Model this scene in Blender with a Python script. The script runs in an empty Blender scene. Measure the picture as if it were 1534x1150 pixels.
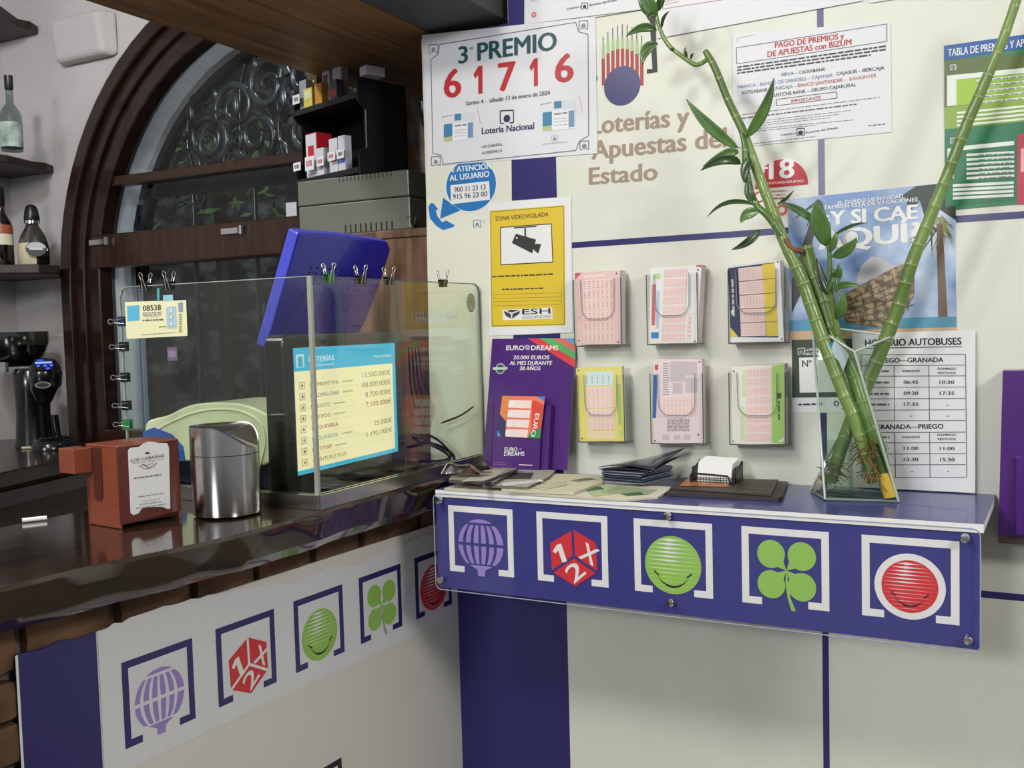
import bpy, math, random
from mathutils import Vector, Matrix
random.seed(7)
SC = bpy.context.scene
COL = SC.collection
PI = math.pi
V = Vector

# ------------------------------------------------------------------ camera
IW, IH, FPX = 1534.0, 1150.0, 1487.27          # photograph size, focal length in its pixels
YAW, PITCH, ROLL = -0.48879, -0.05852, -0.02679
CAM = V((0.66662, -1.97987, 1.37789))
_f = V((math.sin(YAW)*math.cos(PITCH), math.cos(YAW)*math.cos(PITCH), math.sin(PITCH)))
_r0 = V((math.cos(YAW), -math.sin(YAW), 0)); _u0 = _r0.cross(_f)
_r = _r0*math.cos(ROLL) + _u0*math.sin(ROLL)
_u = -_r0*math.sin(ROLL) + _u0*math.cos(ROLL)
cd = bpy.data.cameras.new('camera'); cam = bpy.data.objects.new('camera', cd); COL.objects.link(cam)
cd.sensor_width = 36; cd.lens = 36*FPX/IW; cd.clip_start = .02; cd.clip_end = 60
m3 = Matrix((_r, _u, -_f)).transposed(); m4 = m3.to_4x4(); m4.translation = CAM
cam.matrix_world = m4
SC.camera = cam

# ------------------------------------------------------------------ light and exposure
SC.view_settings.view_transform = 'Standard'; SC.view_settings.look = 'None'
SC.view_settings.gamma = 1; SC.view_settings.exposure = -0.06
w = bpy.data.worlds.new('world'); SC.world = w; w.use_nodes = True
bg = w.node_tree.nodes['Background']; bg.inputs[0].default_value = (.82, .86, 1, 1); bg.inputs[1].default_value = .30
def lamp(name, loc, target, power, size, color=(1, 1, 1), shape='DISK', size_y=None, spread=PI):
    d = bpy.data.lights.new(name, 'AREA'); d.energy = power; d.shape = shape; d.size = size; d.color = color
    if size_y: d.size_y = size_y
    d.spread = spread
    o = bpy.data.objects.new(name, d); COL.objects.link(o); o.location = loc
    o.rotation_euler = (V(target)-V(loc)).to_track_quat('-Z', 'Y').to_euler()
    return o
lamp('ceiling_downlight', (-.45, -2.0, 2.66), (-.1, -.4, 1.0), 18, .3, (1, .98, .92))
lamp('ceiling_downlight', (2.3, -1.75, 2.6), (-.3, -.5, .9), 40, .6, (1, .985, .94))
lamp('ceiling_panel_light', (-.3, -5.2, 2.6), (-.2, 0, .9), 104, .9, (.93, .96, 1))
lamp('bar_downlight', (-1.45, -1.0, 2.64), (-2.4, .6, 1.7), 17, .14, (.93, .95, 1))
lamp('added_niche_fill', (-1.2, .695, 2.36), (-2.3, .70, 1.95), 5, .06, (.86, .91, 1))  # added fill to brighten the pale reveal, no lamp known there
lamp('added_outside_fill', (-1.5, 1.2, 3.0), (-1.7, 2.4, 1.3), 16, .2, (.9, .95, 1))  # added fill outside the window, brings out the stone wall
lamp('ceiling_downlight', (-.9, -1.75, 2.66), (-.6, -.9, 1.0), 7, .12, (1, .96, .85))

# ------------------------------------------------------------------ from a point of the photograph to a point of the room
def ray(px, py): return _r*((px-IW/2)/FPX) - _u*((py-IH/2)/FPX) + _f
def at(px, py, x=None, y=None, z=None, o=None, n=None):
    d = ray(px, py)
    if x is not None: t = (x-CAM.x)/d.x
    elif y is not None: t = (y-CAM.y)/d.y
    elif z is not None: t = (z-CAM.z)/d.z
    else: t = (V(o)-CAM).dot(n)/d.dot(n)
    return CAM + d*t

# ------------------------------------------------------------------ materials
def lin(h):
    h = h.lstrip('#'); c = [int(h[i:i+2], 16)/255 for i in (0, 2, 4)]
    return tuple(a/12.92 if a <= .04045 else ((a+.055)/1.055)**2.4 for a in c)+(1,)
_mc = {}
def M(hexc, rough=.5, metal=0., name=None, spec=.5, emit=0., coat=0.):
    k = (hexc, rough, metal, spec, emit, coat)
    if k in _mc: return _mc[k]
    m = bpy.data.materials.new(name or 'mat_'+hexc.strip('#')); m.use_nodes = True
    b = m.node_tree.nodes['Principled BSDF']
    b.inputs['Base Color'].default_value = lin(hexc); b.inputs['Roughness'].default_value = rough
    b.inputs['Metallic'].default_value = metal; b.inputs['Specular IOR Level'].default_value = spec
    b.inputs['Coat Weight'].default_value = coat
    if emit:
        b.inputs['Emission Color'].default_value = lin(hexc); b.inputs['Emission Strength'].default_value = emit
        b.inputs['Base Color'].default_value = (.01, .01, .01, 1)
    _mc[k] = m
    return m
def noisy(name, c1, c2, scale=8, rough=.5, bump=0., stretch=(1, 1, 1), detail=4, metal=0., coat=0., kind='noise', lo=.35, hi=.65, rot=(0,0,0), bscale=None, rough2=None):
    m = bpy.data.materials.new(name); m.use_nodes = True
    nt = m.node_tree; b = nt.nodes['Principled BSDF']
    tc = nt.nodes.new('ShaderNodeTexCoord'); mp = nt.nodes.new('ShaderNodeMapping')
    mp.inputs['Scale'].default_value = stretch; mp.inputs['Rotation'].default_value = rot
    nt.links.new(tc.outputs['Object'], mp.inputs[0])
    if kind == 'noise':
        t = nt.nodes.new('ShaderNodeTexNoise'); t.inputs['Scale'].default_value = scale; t.inputs['Detail'].default_value = detail; out = t.outputs['Fac']
    elif kind == 'wave':
        t = nt.nodes.new('ShaderNodeTexWave'); t.inputs['Scale'].default_value = scale; t.inputs['Distortion'].default_value = 6; t.inputs['Detail'].default_value = detail; t.inputs['Detail Scale'].default_value = 2; out = t.outputs['Fac']
    else:
        t = nt.nodes.new('ShaderNodeTexVoronoi'); t.inputs['Scale'].default_value = scale; out = t.outputs['Distance']
    nt.links.new(mp.outputs[0], t.inputs['Vector'])
    cr = nt.nodes.new('ShaderNodeValToRGB'); cr.color_ramp.elements[0].position = lo; cr.color_ramp.elements[1].position = hi
    cr.color_ramp.elements[0].color = lin(c1); cr.color_ramp.elements[1].color = lin(c2)
    nt.links.new(out, cr.inputs[0]); nt.links.new(cr.outputs[0], b.inputs['Base Color'])
    b.inputs['Roughness'].default_value = rough; b.inputs['Metallic'].default_value = metal; b.inputs['Coat Weight'].default_value = coat
    b.inputs['Coat Roughness'].default_value = .05
    if rough2 is not None:
        mr = nt.nodes.new('ShaderNodeMapRange'); mr.inputs[3].default_value = rough; mr.inputs[4].default_value = rough2
        nt.links.new(out, mr.inputs[0]); nt.links.new(mr.outputs[0], b.inputs['Roughness'])
    if bump:
        bp = nt.nodes.new('ShaderNodeBump'); bp.inputs['Strength'].default_value = bump; bp.inputs['Distance'].default_value = .01
        nt.links.new(out, bp.inputs['Height']); nt.links.new(bp.outputs[0], b.inputs['Normal'])
    return m
def glass(name, tint='#f4faf6', gloss=1.0, rough=.02, ior=1.45, base=0.0, graze=.9):
    m = bpy.data.materials.new(name); m.use_nodes = True
    nt = m.node_tree; nt.nodes.clear()
    out = nt.nodes.new('ShaderNodeOutputMaterial'); mix = nt.nodes.new('ShaderNodeMixShader')
    tr = nt.nodes.new('ShaderNodeBsdfTransparent'); gl = nt.nodes.new('ShaderNodeBsdfGlossy'); lw = nt.nodes.new('ShaderNodeLayerWeight')
    tr.inputs[0].default_value = lin(tint); gl.inputs['Roughness'].default_value = rough; lw.inputs[0].default_value = .5
    pw = nt.nodes.new('ShaderNodeMath'); pw.operation = 'POWER'; pw.inputs[1].default_value = 5
    mu = nt.nodes.new('ShaderNodeMath'); mu.operation = 'MULTIPLY_ADD'; mu.inputs[1].default_value = graze; mu.inputs[2].default_value = .045*gloss+base; mu.use_clamp = True
    nt.links.new(lw.outputs['Facing'], pw.inputs[0]); nt.links.new(pw.outputs[0], mu.inputs[0]); nt.links.new(mu.outputs[0], mix.inputs[0])
    nt.links.new(tr.outputs[0], mix.inputs[1]); nt.links.new(gl.outputs[0], mix.inputs[2]); nt.links.new(mix.outputs[0], out.inputs[0])
    return m

# ------------------------------------------------------------------ mesh building
class MB:
    def __init__(s): s.v = []; s.f = []; s.fm = []; s.m = []
    def mi(s, mat):
        if mat not in s.m: s.m.append(mat)
        return s.m.index(mat)
    def poly(s, pts, mat):
        i = len(s.v); s.v += [tuple(p) for p in pts]; s.f.append(list(range(i, i+len(pts)))); s.fm.append(s.mi(mat)); return s
    def mesh(s, verts, faces, mat):
        i = len(s.v); s.v += [tuple(p) for p in verts]; k = s.mi(mat)
        for f in faces: s.f.append([a+i for a in f]); s.fm.append(k)
        return s
    def hexa(s, b, t, mat):                                # four bottom, four top corners, counter-clockwise
        return s.mesh(list(b)+list(t), [(3, 2, 1, 0), (4, 5, 6, 7)]+[(k, (k+1) % 4, 4+(k+1) % 4, 4+k) for k in range(4)], mat)
    def box(s, a, b, mat):
        x0, y0, z0 = a; x1, y1, z1 = b
        return s.hexa([(x0, y0, z0), (x1, y0, z0), (x1, y1, z0), (x0, y1, z0)], [(x0, y0, z1), (x1, y0, z1), (x1, y1, z1), (x0, y1, z1)], mat)
    def prism(s, pts, vec, mat, side=None):                # polygon pushed along a vector
        n = len(pts); vec = V(vec); a = [V(p) for p in pts]; b = [p+vec for p in a]
        i = len(s.v); s.v += [tuple(p) for p in a+b]; k = s.mi(mat); k2 = s.mi(side or mat)
        s.f += [list(range(i+n-1, i-1, -1)), list(range(i+n, i+2*n))]; s.fm += [k, k]
        for j in range(n):
            s.f.append([i+j, i+(j+1) % n, i+n+(j+1) % n, i+n+j]); s.fm.append(k2)
        return s
    def rings(s, rings, mat, caps=True, closed=True):
        n = len(rings[0]); i = len(s.v); k = s.mi(mat)
        for r in rings: s.v += [tuple(p) for p in r]
        for a in range(len(rings)-1):
            for j in range(n if closed else n-1):
                s.f.append([i+a*n+j, i+a*n+(j+1) % n, i+(a+1)*n+(j+1) % n, i+(a+1)*n+j]); s.fm.append(k)
        if caps and closed:
            s.f.append([i+j for j in range(n-1, -1, -1)]); s.f.append([i+(len(rings)-1)*n+j for j in range(n)]); s.fm += [k, k]
        return s
    def tube(s, path, rad, mat, seg=8, caps=True, flat=None):
        path = [V(p) for p in path]; n = len(path)
        rad = rad if isinstance(rad, (list, tuple)) else [rad]*n
        out = []; up = None
        for k, p in enumerate(path):
            t = (path[min(k+1, n-1)]-path[max(k-1, 0)]).normalized()
            if up is None:
                up = V((0, 0, 1)) if abs(t.z) < .9 else V((1, 0, 0))
            a = (up - t*up.dot(t)); a = a.normalized() if a.length > 1e-6 else t.orthogonal().normalized()
            b = t.cross(a); up = a
            out.append([p+(a*math.cos(2*PI*j/seg)+b*math.sin(2*PI*j/seg))*rad[k] for j in range(seg)])
        return s.rings(out, mat, caps)
    def lathe(s, prof, c, mat, seg=32, axis=None):         # profile of (radius, height) about the vertical through c
        c = V(c); out = []
        for r, z in prof: out.append([c+V((r*math.cos(2*PI*j/seg), r*math.sin(2*PI*j/seg), z)) for j in range(seg)])
        return s.rings(out, mat)
    def ball(s, c, r, mat, seg=12, rings=8, sc=(1, 1, 1)):
        c = V(c); out = []
        for a in range(rings+1):
            t = -PI/2+PI*a/rings; t = max(min(t, PI/2-.02), -PI/2+.02)
            out.append([c+V((r*sc[0]*math.cos(t)*math.cos(2*PI*j/seg), r*sc[1]*math.cos(t)*math.sin(2*PI*j/seg), r*sc[2]*math.sin(t))) for j in range(seg)])
        return s.rings(out, mat)
    def grid(s, fn, nu, nv, mat):
        i = len(s.v); k = s.mi(mat)
        for a in range(nu+1):
            for b in range(nv+1): s.v.append(tuple(fn(a/nu, b/nv)))
        for a in range(nu):
            for b in range(nv):
                q = i+a*(nv+1)+b; s.f.append([q, q+nv+1, q+nv+2, q+1]); s.fm.append(k)
        return s
    def build(s, name, parent=None, smooth=0, bevel=0, segs=2, fix=True, solid=0):
        me = bpy.data.meshes.new(name); me.from_pydata(s.v, [], s.f)
        for m in s.m: me.materials.append(m)
        me.polygons.foreach_set('material_index', s.fm)
        if fix:
            import bmesh
            bm = bmesh.new(); bm.from_mesh(me); bmesh.ops.recalc_face_normals(bm, faces=bm.faces); bm.to_mesh(me); bm.free()
        if smooth:
            me.polygons.foreach_set('use_smooth', [True]*len(me.polygons)); me.set_sharp_from_angle(angle=math.radians(smooth))
        me.update()
        o = bpy.data.objects.new(name, me); COL.objects.link(o)
        if parent is not None:
            o.parent = parent
            o.matrix_parent_inverse = Matrix.Translation(-off(parent))
        if solid:
            q = o.modifiers.new('thick', 'SOLIDIFY'); q.thickness = solid; q.offset = 0
        if bevel:
            q = o.modifiers.new('bevel', 'BEVEL'); q.width = bevel; q.segments = segs; q.limit_method = 'ANGLE'; q.angle_limit = math.radians(35)
        return o
def off(o): return o.location.copy() if o.type == 'EMPTY' else V((0, 0, 0))
def tag(o, label, cat, group=None):
    o['label'] = label; o['category'] = cat
    if group: o['group'] = group
    return o
def thing(name, label, cat, loc=(0, 0, 0), group=None):
    o = bpy.data.objects.new(name, None); COL.objects.link(o); o.location = loc; o.empty_display_size = .05
    return tag(o, label, cat, group)
def dup(root, mat=None, label=None):                       # a copy of a thing with copies of its parts
    r = root.copy(); COL.objects.link(r)
    if mat is not None: r.matrix_world = mat
    if label: r['label'] = label
    for ch in list(root.children):
        c = ch.copy(); COL.objects.link(c); c.parent = r
        for g in ch.children:
            d = g.copy(); COL.objects.link(d); d.parent = c
    return r
def struct(o): o['kind'] = 'structure'; return o
def spline(pts, n=8):                                      # Catmull-Rom through the points
    pts = [V(p) for p in pts]; P = [pts[0]*2-pts[1]]+pts+[pts[-1]*2-pts[-2]]; out = []
    for k in range(1, len(P)-2):
        for j in range(n):
            t = j/n; a, b, c, d = P[k-1], P[k], P[k+1], P[k+2]
            out.append(.5*((2*b)+(c-a)*t+(2*a-5*b+4*c-d)*t*t+(3*b-a-3*c+d)*t**3))
    out.append(pts[-1]); return out

# ------------------------------------------------------------------ lettering
_tc = {}
def glyphs(text, bold=0., shear=0., space=1.):
    k = (text, bold, shear, space)
    if k not in _tc:
        c = bpy.data.curves.new('text', 'FONT'); c.body = text; c.offset = bold; c.shear = shear; c.resolution_u = 3; c.space_character = space
        o = bpy.data.objects.new('text', c)
        me = bpy.data.meshes.new_from_object(o)
        vs = [(v.co.x, v.co.y) for v in me.vertices]; fs = [list(p.vertices) for p in me.polygons]
        x0 = min(v[0] for v in vs); x1 = max(v[0] for v in vs)
        _tc[k] = ([(x-x0, y) for x, y in vs], fs, x1-x0)
        bpy.data.objects.remove(o); bpy.data.curves.remove(c); bpy.data.meshes.remove(me)
    return _tc[k]
CAPH = .69

class Sheet:
    """A flat printed thing: a plane in the room with print laid on it."""
    def __init__(s, o, U, Vv, lay0=0.0002, step=.00022):
        s.o = V(o); s.U = V(U).normalized(); s.V = V(Vv).normalized(); s.N = s.U.cross(s.V).normalized()
        s.b = MB(); s.l0 = lay0; s.st = step; s.n = 0
    def uv(s, p):
        q = at(p[0], p[1], o=s.o, n=s.N)-s.o
        return (q.dot(s.U), q.dot(s.V))
    def p3(s, uv, lay=0): return s.o+s.U*uv[0]+s.V*uv[1]+s.N*(s.l0+s.st*lay)
    def base(s, pts, mat, th=.0006, side=None):            # the sheet itself, pushed back by its thickness
        s.b.prism([s.o+s.U*a+s.V*b for a, b in pts], -s.N*th, mat, side); return s
    def basepx(s, pts, mat, th=.0006, side=None): return s.base([s.uv(p) for p in pts], mat, th, side)
    def polyuv(s, pts, mat, lay=1):                        # every patch of print sits a hair above the one before
        s.n += 1; l = lay+(s.n % 40)*.02
        s.b.poly([s.p3(p, l) for p in pts], mat); return s
    def poly(s, pts, mat, lay=1): return s.polyuv([s.uv(p) for p in pts], mat, lay)
    def rect(s, a, b, mat, lay=1):
        (u0, v0), (u1, v1) = s.uv(a), s.uv(b); return s.polyuv([(u0, v1), (u1, v1), (u1, v0), (u0, v0)], mat, lay)
    def lineuv(s, a, b, w, mat, lay=1):
        a = V(a); b = V(b); d = (b-a); n = V((-d.y, d.x)).normalized()*w/2
        return s.polyuv([a-n, b-n, b+n, a+n], mat, lay)
    def line(s, a, b, wpx, mat, lay=1): return s.lineuv(s.uv(a), s.uv(b), wpx*.0013, mat, lay)
    def path(s, pts, wpx, mat, lay=1):
        for k in range(len(pts)-1): s.line(pts[k], pts[k+1], wpx, mat, lay)
        return s
    def box(s, a, b, c, d, wpx, mat, lay=1): return s.path([a, b, c, d, a], wpx, mat, lay)
    def disc(s, c, r, mat, lay=1, a0=0, a1=360, seg=40, raw=False, ry=None):
        cu, cv = c if raw else s.uv(c); ry = ry or r
        pts = [(cu+r*math.cos(math.radians(a0+(a1-a0)*k/seg)), cv+ry*math.sin(math.radians(a0+(a1-a0)*k/seg))) for k in range(seg+(0 if a1-a0 == 360 else 1))]
        return s.polyuv(pts, mat, lay)
    def ringuv(s, c, r0, r1, mat, lay=1, seg=40):
        pts = []
        for k in range(seg):
            a, b = 2*PI*k/seg, 2*PI*(k+1)/seg
            s.polyuv([(c[0]+r0*math.cos(a), c[1]+r0*math.sin(a)), (c[0]+r1*math.cos(a), c[1]+r1*math.sin(a)), (c[0]+r1*math.cos(b), c[1]+r1*math.sin(b)), (c[0]+r0*math.cos(b), c[1]+r0*math.sin(b))], mat, lay)
        return s
    def textuv(s, t, a, b, h, mat, lay=2, bold=0., shear=0., space=1.):
        if t == '1': vs, fs, w = [(0, .50), (.20, .69), (.36, .69), (.36, 0), (.19, 0), (.19, .485), (.07, .385)], [list(range(7))], .36; bold = 0
        else: vs, fs, w = glyphs(t, 0., shear, space)
        a = V(a); d = V(b)-a; L = d.length; d = d/L; n = V((-d.y, d.x))
        e = bold*.95; k = (L-2*e*h)/w; a = a+d*(e*h)
        for j, (sx, sy) in enumerate(((0, 0),) if e == 0 else ((-1, 0), (1, 0), (0, .45), (0, -.45))):
            s.n += 1; l = lay+(s.n % 40)*.02
            s.b.mesh([s.p3(a+d*(x*k+sx*e*h)+n*(y*h/CAPH+sy*e*h), l) for x, y in vs], fs, mat)
        return s
    def text(s, t, a, b, hpx, mat, lay=2, bold=0., shear=0., space=1.):
        A, B = V(s.uv(a)), V(s.uv(b)); H = V(s.uv((a[0], a[1]-hpx)))-A; d = (B-A).normalized()
        return s.textuv(t, A, B, abs(H.dot(V((-d.y, d.x)))), mat, lay, bold, shear, space)
    def greek(s, a, b, hpx, mat, lay=2, seed=1):           # print too small to read: a row of word-long strokes
        R = random.Random(seed+int(a[0]*7+a[1])); A, B = V(s.uv(a)), V(s.uv(b)); d = B-A; L = d.length; d = d/L; n = V((-d.y, d.x))*hpx*.0013; x = 0
        while x < L:
            wd = min(R.uniform(.006, .02)*max(hpx, 2)/3, L-x)
            s.polyuv([A+d*x, A+d*(x+wd), A+d*(x+wd)+n, A+d*x+n], mat, lay); x += wd+.0018*max(hpx, 2)/3+.001
        return s
    def build(s, name, parent=None): return s.b.build(name, parent, fix=False)
# ------------------------------------------------------------------ shared materials
WHITE = noisy('wall_white', '#d9dacc', '#dfe0d3', 6, .45)
PAPER = M('#e6e6e6', .5, name='paper'); PAPER2 = M('#dedee2', .45); CREAM = M('#e4e2c8', .5)
PURPLE = M('#2b2768', .3, name='panel_purple'); SHELF = M('#3b3c84', .32, name='shelf_blue', coat=.3)
INK = M('#17171c', .5); NAVY = M('#1c2050', .5); GREY = M('#8d8d92', .5); LGREY = M('#b5b5b8', .5); RED = M('#b8202a', .45); TEAL = M('#164a52', .45)
PWHITE = M('#e8e8e6', .45); SKY = M('#2f86c4', .4); GREENL = M('#93c25a', .45); LILAC = M('#9a86c8', .45); LRED = M('#d3323a', .4); YEL = M('#dfc02c', .45)
PINK = M('#e6c4c1', .55); PINKD = M('#d99a96', .55); BLACK = M('#0b0b0c', .35, name='black_plastic'); BLACKM = M('#0a0a0b', .7); ORANGE = M('#dd6a34', .4)
STEEL = noisy('brushed_steel', '#b9b6b0', '#cfccc6', 30, .19, metal=1, stretch=(1, 1, .02)); CHROME = M('#d4d4d4', .15, 1, name='chrome')
GLASS = glass('pane_glass', '#f7fbf6', 1.5); ACRYL = glass('clear_acrylic', '#ffffff', .5, .06); WGLASS = glass('window_glass', '#eef2f0', 1.0, .01)
EDGE = M('#9aa79c', .15, name='glass_edge', coat=.5); EDGED = M('#5d625f', .2, name='dark_glass_edge')
WOODD = noisy('dark_wood', '#1c0e07', '#2f190d', 5, .35, .06, (1, 1, 14), 6, coat=.2)
WOODH = noisy('dark_wood_rail', '#24120a', '#3a1f0f', 5, .35, .06, (14, 1, 1), 6, coat=.2)
PLANK = noisy('soffit_planks', '#7a5838', '#a67c50', 4, .5, .1, (12, .8, 1), 6)

# ------------------------------------------------------------------ the setting
struct(MB().box((-4, -7, -.1), (4.2, 2.6, 0), noisy('floor_tiles', '#6e675f', '#857c70', 3, .35)).build('floor'))
struct(MB().box((-3.2, -7, 2.75), (4.2, .6, 2.85), M('#d6d4cc', .8)).build('ceiling'))
wb = MB()                                                  # the lottery panel wall, notched at its upper left corner
wb.prism([(-.6, .0, 0), (2.6, .0, 0), (2.6, .0, 2.75), (-.372, .0, 2.75), (-.372, .0, 2.045), (-.6, .0, 2.045)], (0, .045, 0), WHITE)
wall = struct(wb.build('wall_back'))
def stripe(x0, x1, z0, z1):
    return struct(MB().box((x0, -.0006, z0), (x1, .0, z1), PURPLE).build('trim_stripe', wall))
stripe(-.547, -.263, .0, 2.045); stripe(-.371, -.263, 2.045, 2.75)
stripe(.2914, .3035, 0, 2.75); stripe(-.263, .2914, 1.5425, 1.555); stripe(.3035, 2.6, 1.5425, 1.555); stripe(.3035, 2.6, .859, .8715)

# rear wall with the arched window behind the bar
RY, ACX, ACZ, RO, RI, WD = .6, -1.58, 1.575, 1.02, .85, .2
ZS, ZB = 1.03, .93
RWALL = noisy('rear_wall_plaster', '#b9b4b2', '#c0bbb9', 5, .8)
rw = MB(); na = 36
arc = lambda R, n=na: [(ACX-R*math.cos(PI*k/n), ACZ+R*math.sin(PI*k/n)) for k in range(n+1)]
RM = RO-.06                                                # masonry opening
pts = arc(RM)
for y in (RY, RY+WD):
    for k in range(na):
        (x0, z0), (x1, z1) = pts[k], pts[k+1]
        rw.poly([(x0, y, z0), (x1, y, z1), (x1, y, 2.75), (x0, y, 2.75)], RWALL)
    rw.poly([(-2.93, y, 0), (ACX-RM, y, 0), (ACX-RM, y, 2.75), (-2.93, y, 2.75)], RWALL)
    rw.poly([(ACX+RM, y, 0), (2.6, y, 0), (2.6, y, 2.75), (ACX+RM, y, 2.75)], RWALL)
    rw.poly([(ACX-RM, y, 0), (ACX+RM, y, 0), (ACX+RM, y, ZB), (ACX-RM, y, ZB)], RWALL)
struct(rw.build('wall_rear'))
rv = MB(); RR = .868                                       # pale plastered reveal outside the frame
prof = [(ACX-RR, ZB)]+arc(RR)+[(ACX+RR, ZB)]; prof2 = [(ACX-RM, ZB)]+arc(RM)+[(ACX+RM, ZB)]
for k in range(len(prof)-1):
    a, b = prof[k], prof[k+1]; c, d = prof2[k], prof2[k+1]
    for y0, y1 in ((RY+.075, RY+WD),):
        rv.hexa([(a[0], y0, a[1]), (a[0], y1, a[1]), (c[0], y1, c[1]), (c[0], y0, c[1])], [(b[0], y0, b[1]), (b[0], y1, b[1]), (d[0], y1, d[1]), (d[0], y0, d[1])], M('#d4d8de', .7))
struct(rv.build('trim_1'))
struct(MB().box((-3.0, -7, 0), (-2.93, RY+WD, 2.75), RWALL).build('wall_left'))

win = struct(thing('window_1', 'dark arched wooden window with iron grille behind the bar', 'window', (ACX, RY, ZB)))
def arch_band(r0, r1, y0, y1, mat, zb=ZB):
    m = MB(); A = [(ACX-r1, zb)]+arc(r1)+[(ACX+r1, zb)]; B = [(ACX-r0, zb)]+arc(r0)+[(ACX+r0, zb)]
    rings = [[(b[0], y0, b[1]), (a[0], y0, a[1]), (a[0], y1, a[1]), (b[0], y1, b[1])] for a, b in zip(A, B)]
    return m.rings(rings, mat)
AW = noisy('arch_wood', '#1b0f0a', '#2c1810', 9, .3, .05, (1, 1, 3), 5, coat=.3)
m = arch_band(RO-.055, RO, RY-.05, RY, AW); fr = m.build('outer_frame', win, 40, .006)
m = arch_band(RO-.105, RO-.052, RY-.028, RY, AW); m.build('frame_moulding', win, 40, .005)
m = arch_band(RI, RO-.102, RY-.012, RY+.05, AW); m.build('sash', win, 40, .006)
xl, xr = ACX-RI, ACX+RI
MB().box((xl-.03, RY-.02, 1.633), (xr+.03, RY+.05, 1.755), WOODH).build('cross_rail', win, bevel=.006)
MB().box((xl-.0, RY-.0, 1.93), (xr+.0, RY+.045, 1.965), WOODH).build('glazing_bar', win, bevel=.004)
MB().box((xl-.03, RY-.02, ZB), (xr+.03, RY+.05, ZS), WOODH).build('bottom_rail', win, bevel=.006)
for sx, nm in ((-2.6, 'hinge'), (-1.79, 'latch')):
    px_ = (147, 362) if nm == 'hinge' else (347, 345)
    c = at(px_[0], px_[1], y=RY-.03)
    h = MB().box((c.x-.045, RY-.034, c.z-.011), (c.x+.03, RY-.021, c.z+.008), CHROME).tube([(c.x+.04, RY-.028, c.z-.014), (c.x+.04, RY-.028, c.z+.014)], .009, CHROME)
    h.build(nm, win, 40)
g = MB()
A = arc(RI+.01)
g.poly([(x, RY+.03, z) for x, z in A]+[(xr+.01, RY+.03, ZB+.02), (xl-.01, RY+.03, ZB+.02)], WGLASS); g.build('pane', win)
# iron grille on the outer face of the wall
IRON = M('#17191b', .3, .6, name='wrought_iron', coat=.4); IRONL = noisy('worn_iron', '#101214', '#5a6064', 14, .3, metal=.7)
gy = RY+WD-.03
grille = thing('window_grille', 'black wrought iron scroll grille in the arch of the window', 'grille', (ACX, gy, 1.95))
def scroll(c, r, a0, turns, sgn=1, rad=.009, n=36, hook=0):
    p = []
    for k in range(n+1):
        t = k/n; a = math.radians(a0)+sgn*2*PI*turns*t; rr = r*(1-.86*t)
        p.append((c[0]+rr*math.cos(a), gy, c[1]+rr*math.sin(a)))
    if hook: p = [(p[0][0]+hook*.5*r, gy, p[0][2]-1.3*r), (p[0][0]+hook*.2*r, gy, p[0][2]-.6*r)]+p
    return p
arch_band(.812, .84, gy-.02, gy+.02, IRON, 1.93).build('hoop', grille, 40)
R0 = random.Random(3)
def curl(c, r, a0, sg, th):
    MB().tube(scroll(c, r, a0, 1.6, sg, .011), [th-.4*th*q/36 for q in range(37)], IRONL, 7).build('scroll', grille, 60)
for k in range(9):
    a = math.radians(36+108*k/8); sg = 1 if k % 2 else -1
    c = (ACX-.69*math.cos(a), ACZ+.69*math.sin(a)); curl(c, .098, 90*sg-math.degrees(a), sg, .015)
    c = (ACX-.59*math.cos(a+.09*sg), ACZ+.60*math.sin(a+.09*sg)); curl(c, .05, math.degrees(a), -sg, .010)
for k, dx_ in enumerate((-.44, -.22, 0, .22, .44)):
    sg = 1 if k % 2 else -1; curl((ACX+dx_, 2.075), .105, 200*sg, sg, .015); curl((ACX+dx_+.1, 2.0), .045, 90, -sg, .009)
    MB().tube(spline([(ACX+dx_-.09, gy+.004, 1.96), (ACX+dx_-.10+.02*sg, gy+.004, 2.1), (ACX+dx_*1.05-.06, gy+.004, 2.25), (ACX+dx_*1.1-.02*sg, gy+.004, min(2.36, ACZ+math.sqrt(.8**2-(dx_*1.1)**2)))], 6), .011, IRON, 7).build('stem', grille, 60)
    MB().ball((ACX+dx_-.08, gy-.012, 2.19), .026, IRONL, 8, 6, (.6, .5, 1.7)).build('leaf_finial', grille, 60)
for k in range(7):
    a = math.radians(44+92*k/6); MB().ball((ACX-.78*math.cos(a), gy-.01, ACZ+.78*math.sin(a)), .02, IRONL, 8, 6, (.7, .6, 1.3)).build('leaf_finial', grille, 60)
MB().box((xl, gy-.02, 1.9), (xr, gy+.02, 1.955), IRON).build('rail', grille)
for k, px_ in enumerate((176, 181, 193, 203, 209, 214)):
    c = at(px_, 500, y=gy); wdt = .012 if k == 1 else .004
    MB().box((c.x-wdt, gy-.008, ZB+.05), (c.x+wdt, gy+.008, 1.9), M('#8f97ad', .5)).build('bar', grille)
for k in range(5):
    x = -2.12+.3*k
    MB().tube([(x, gy, ZB), (x, gy, 1.92)], .009, IRON, 8).build('bar', grille, 60)
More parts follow.
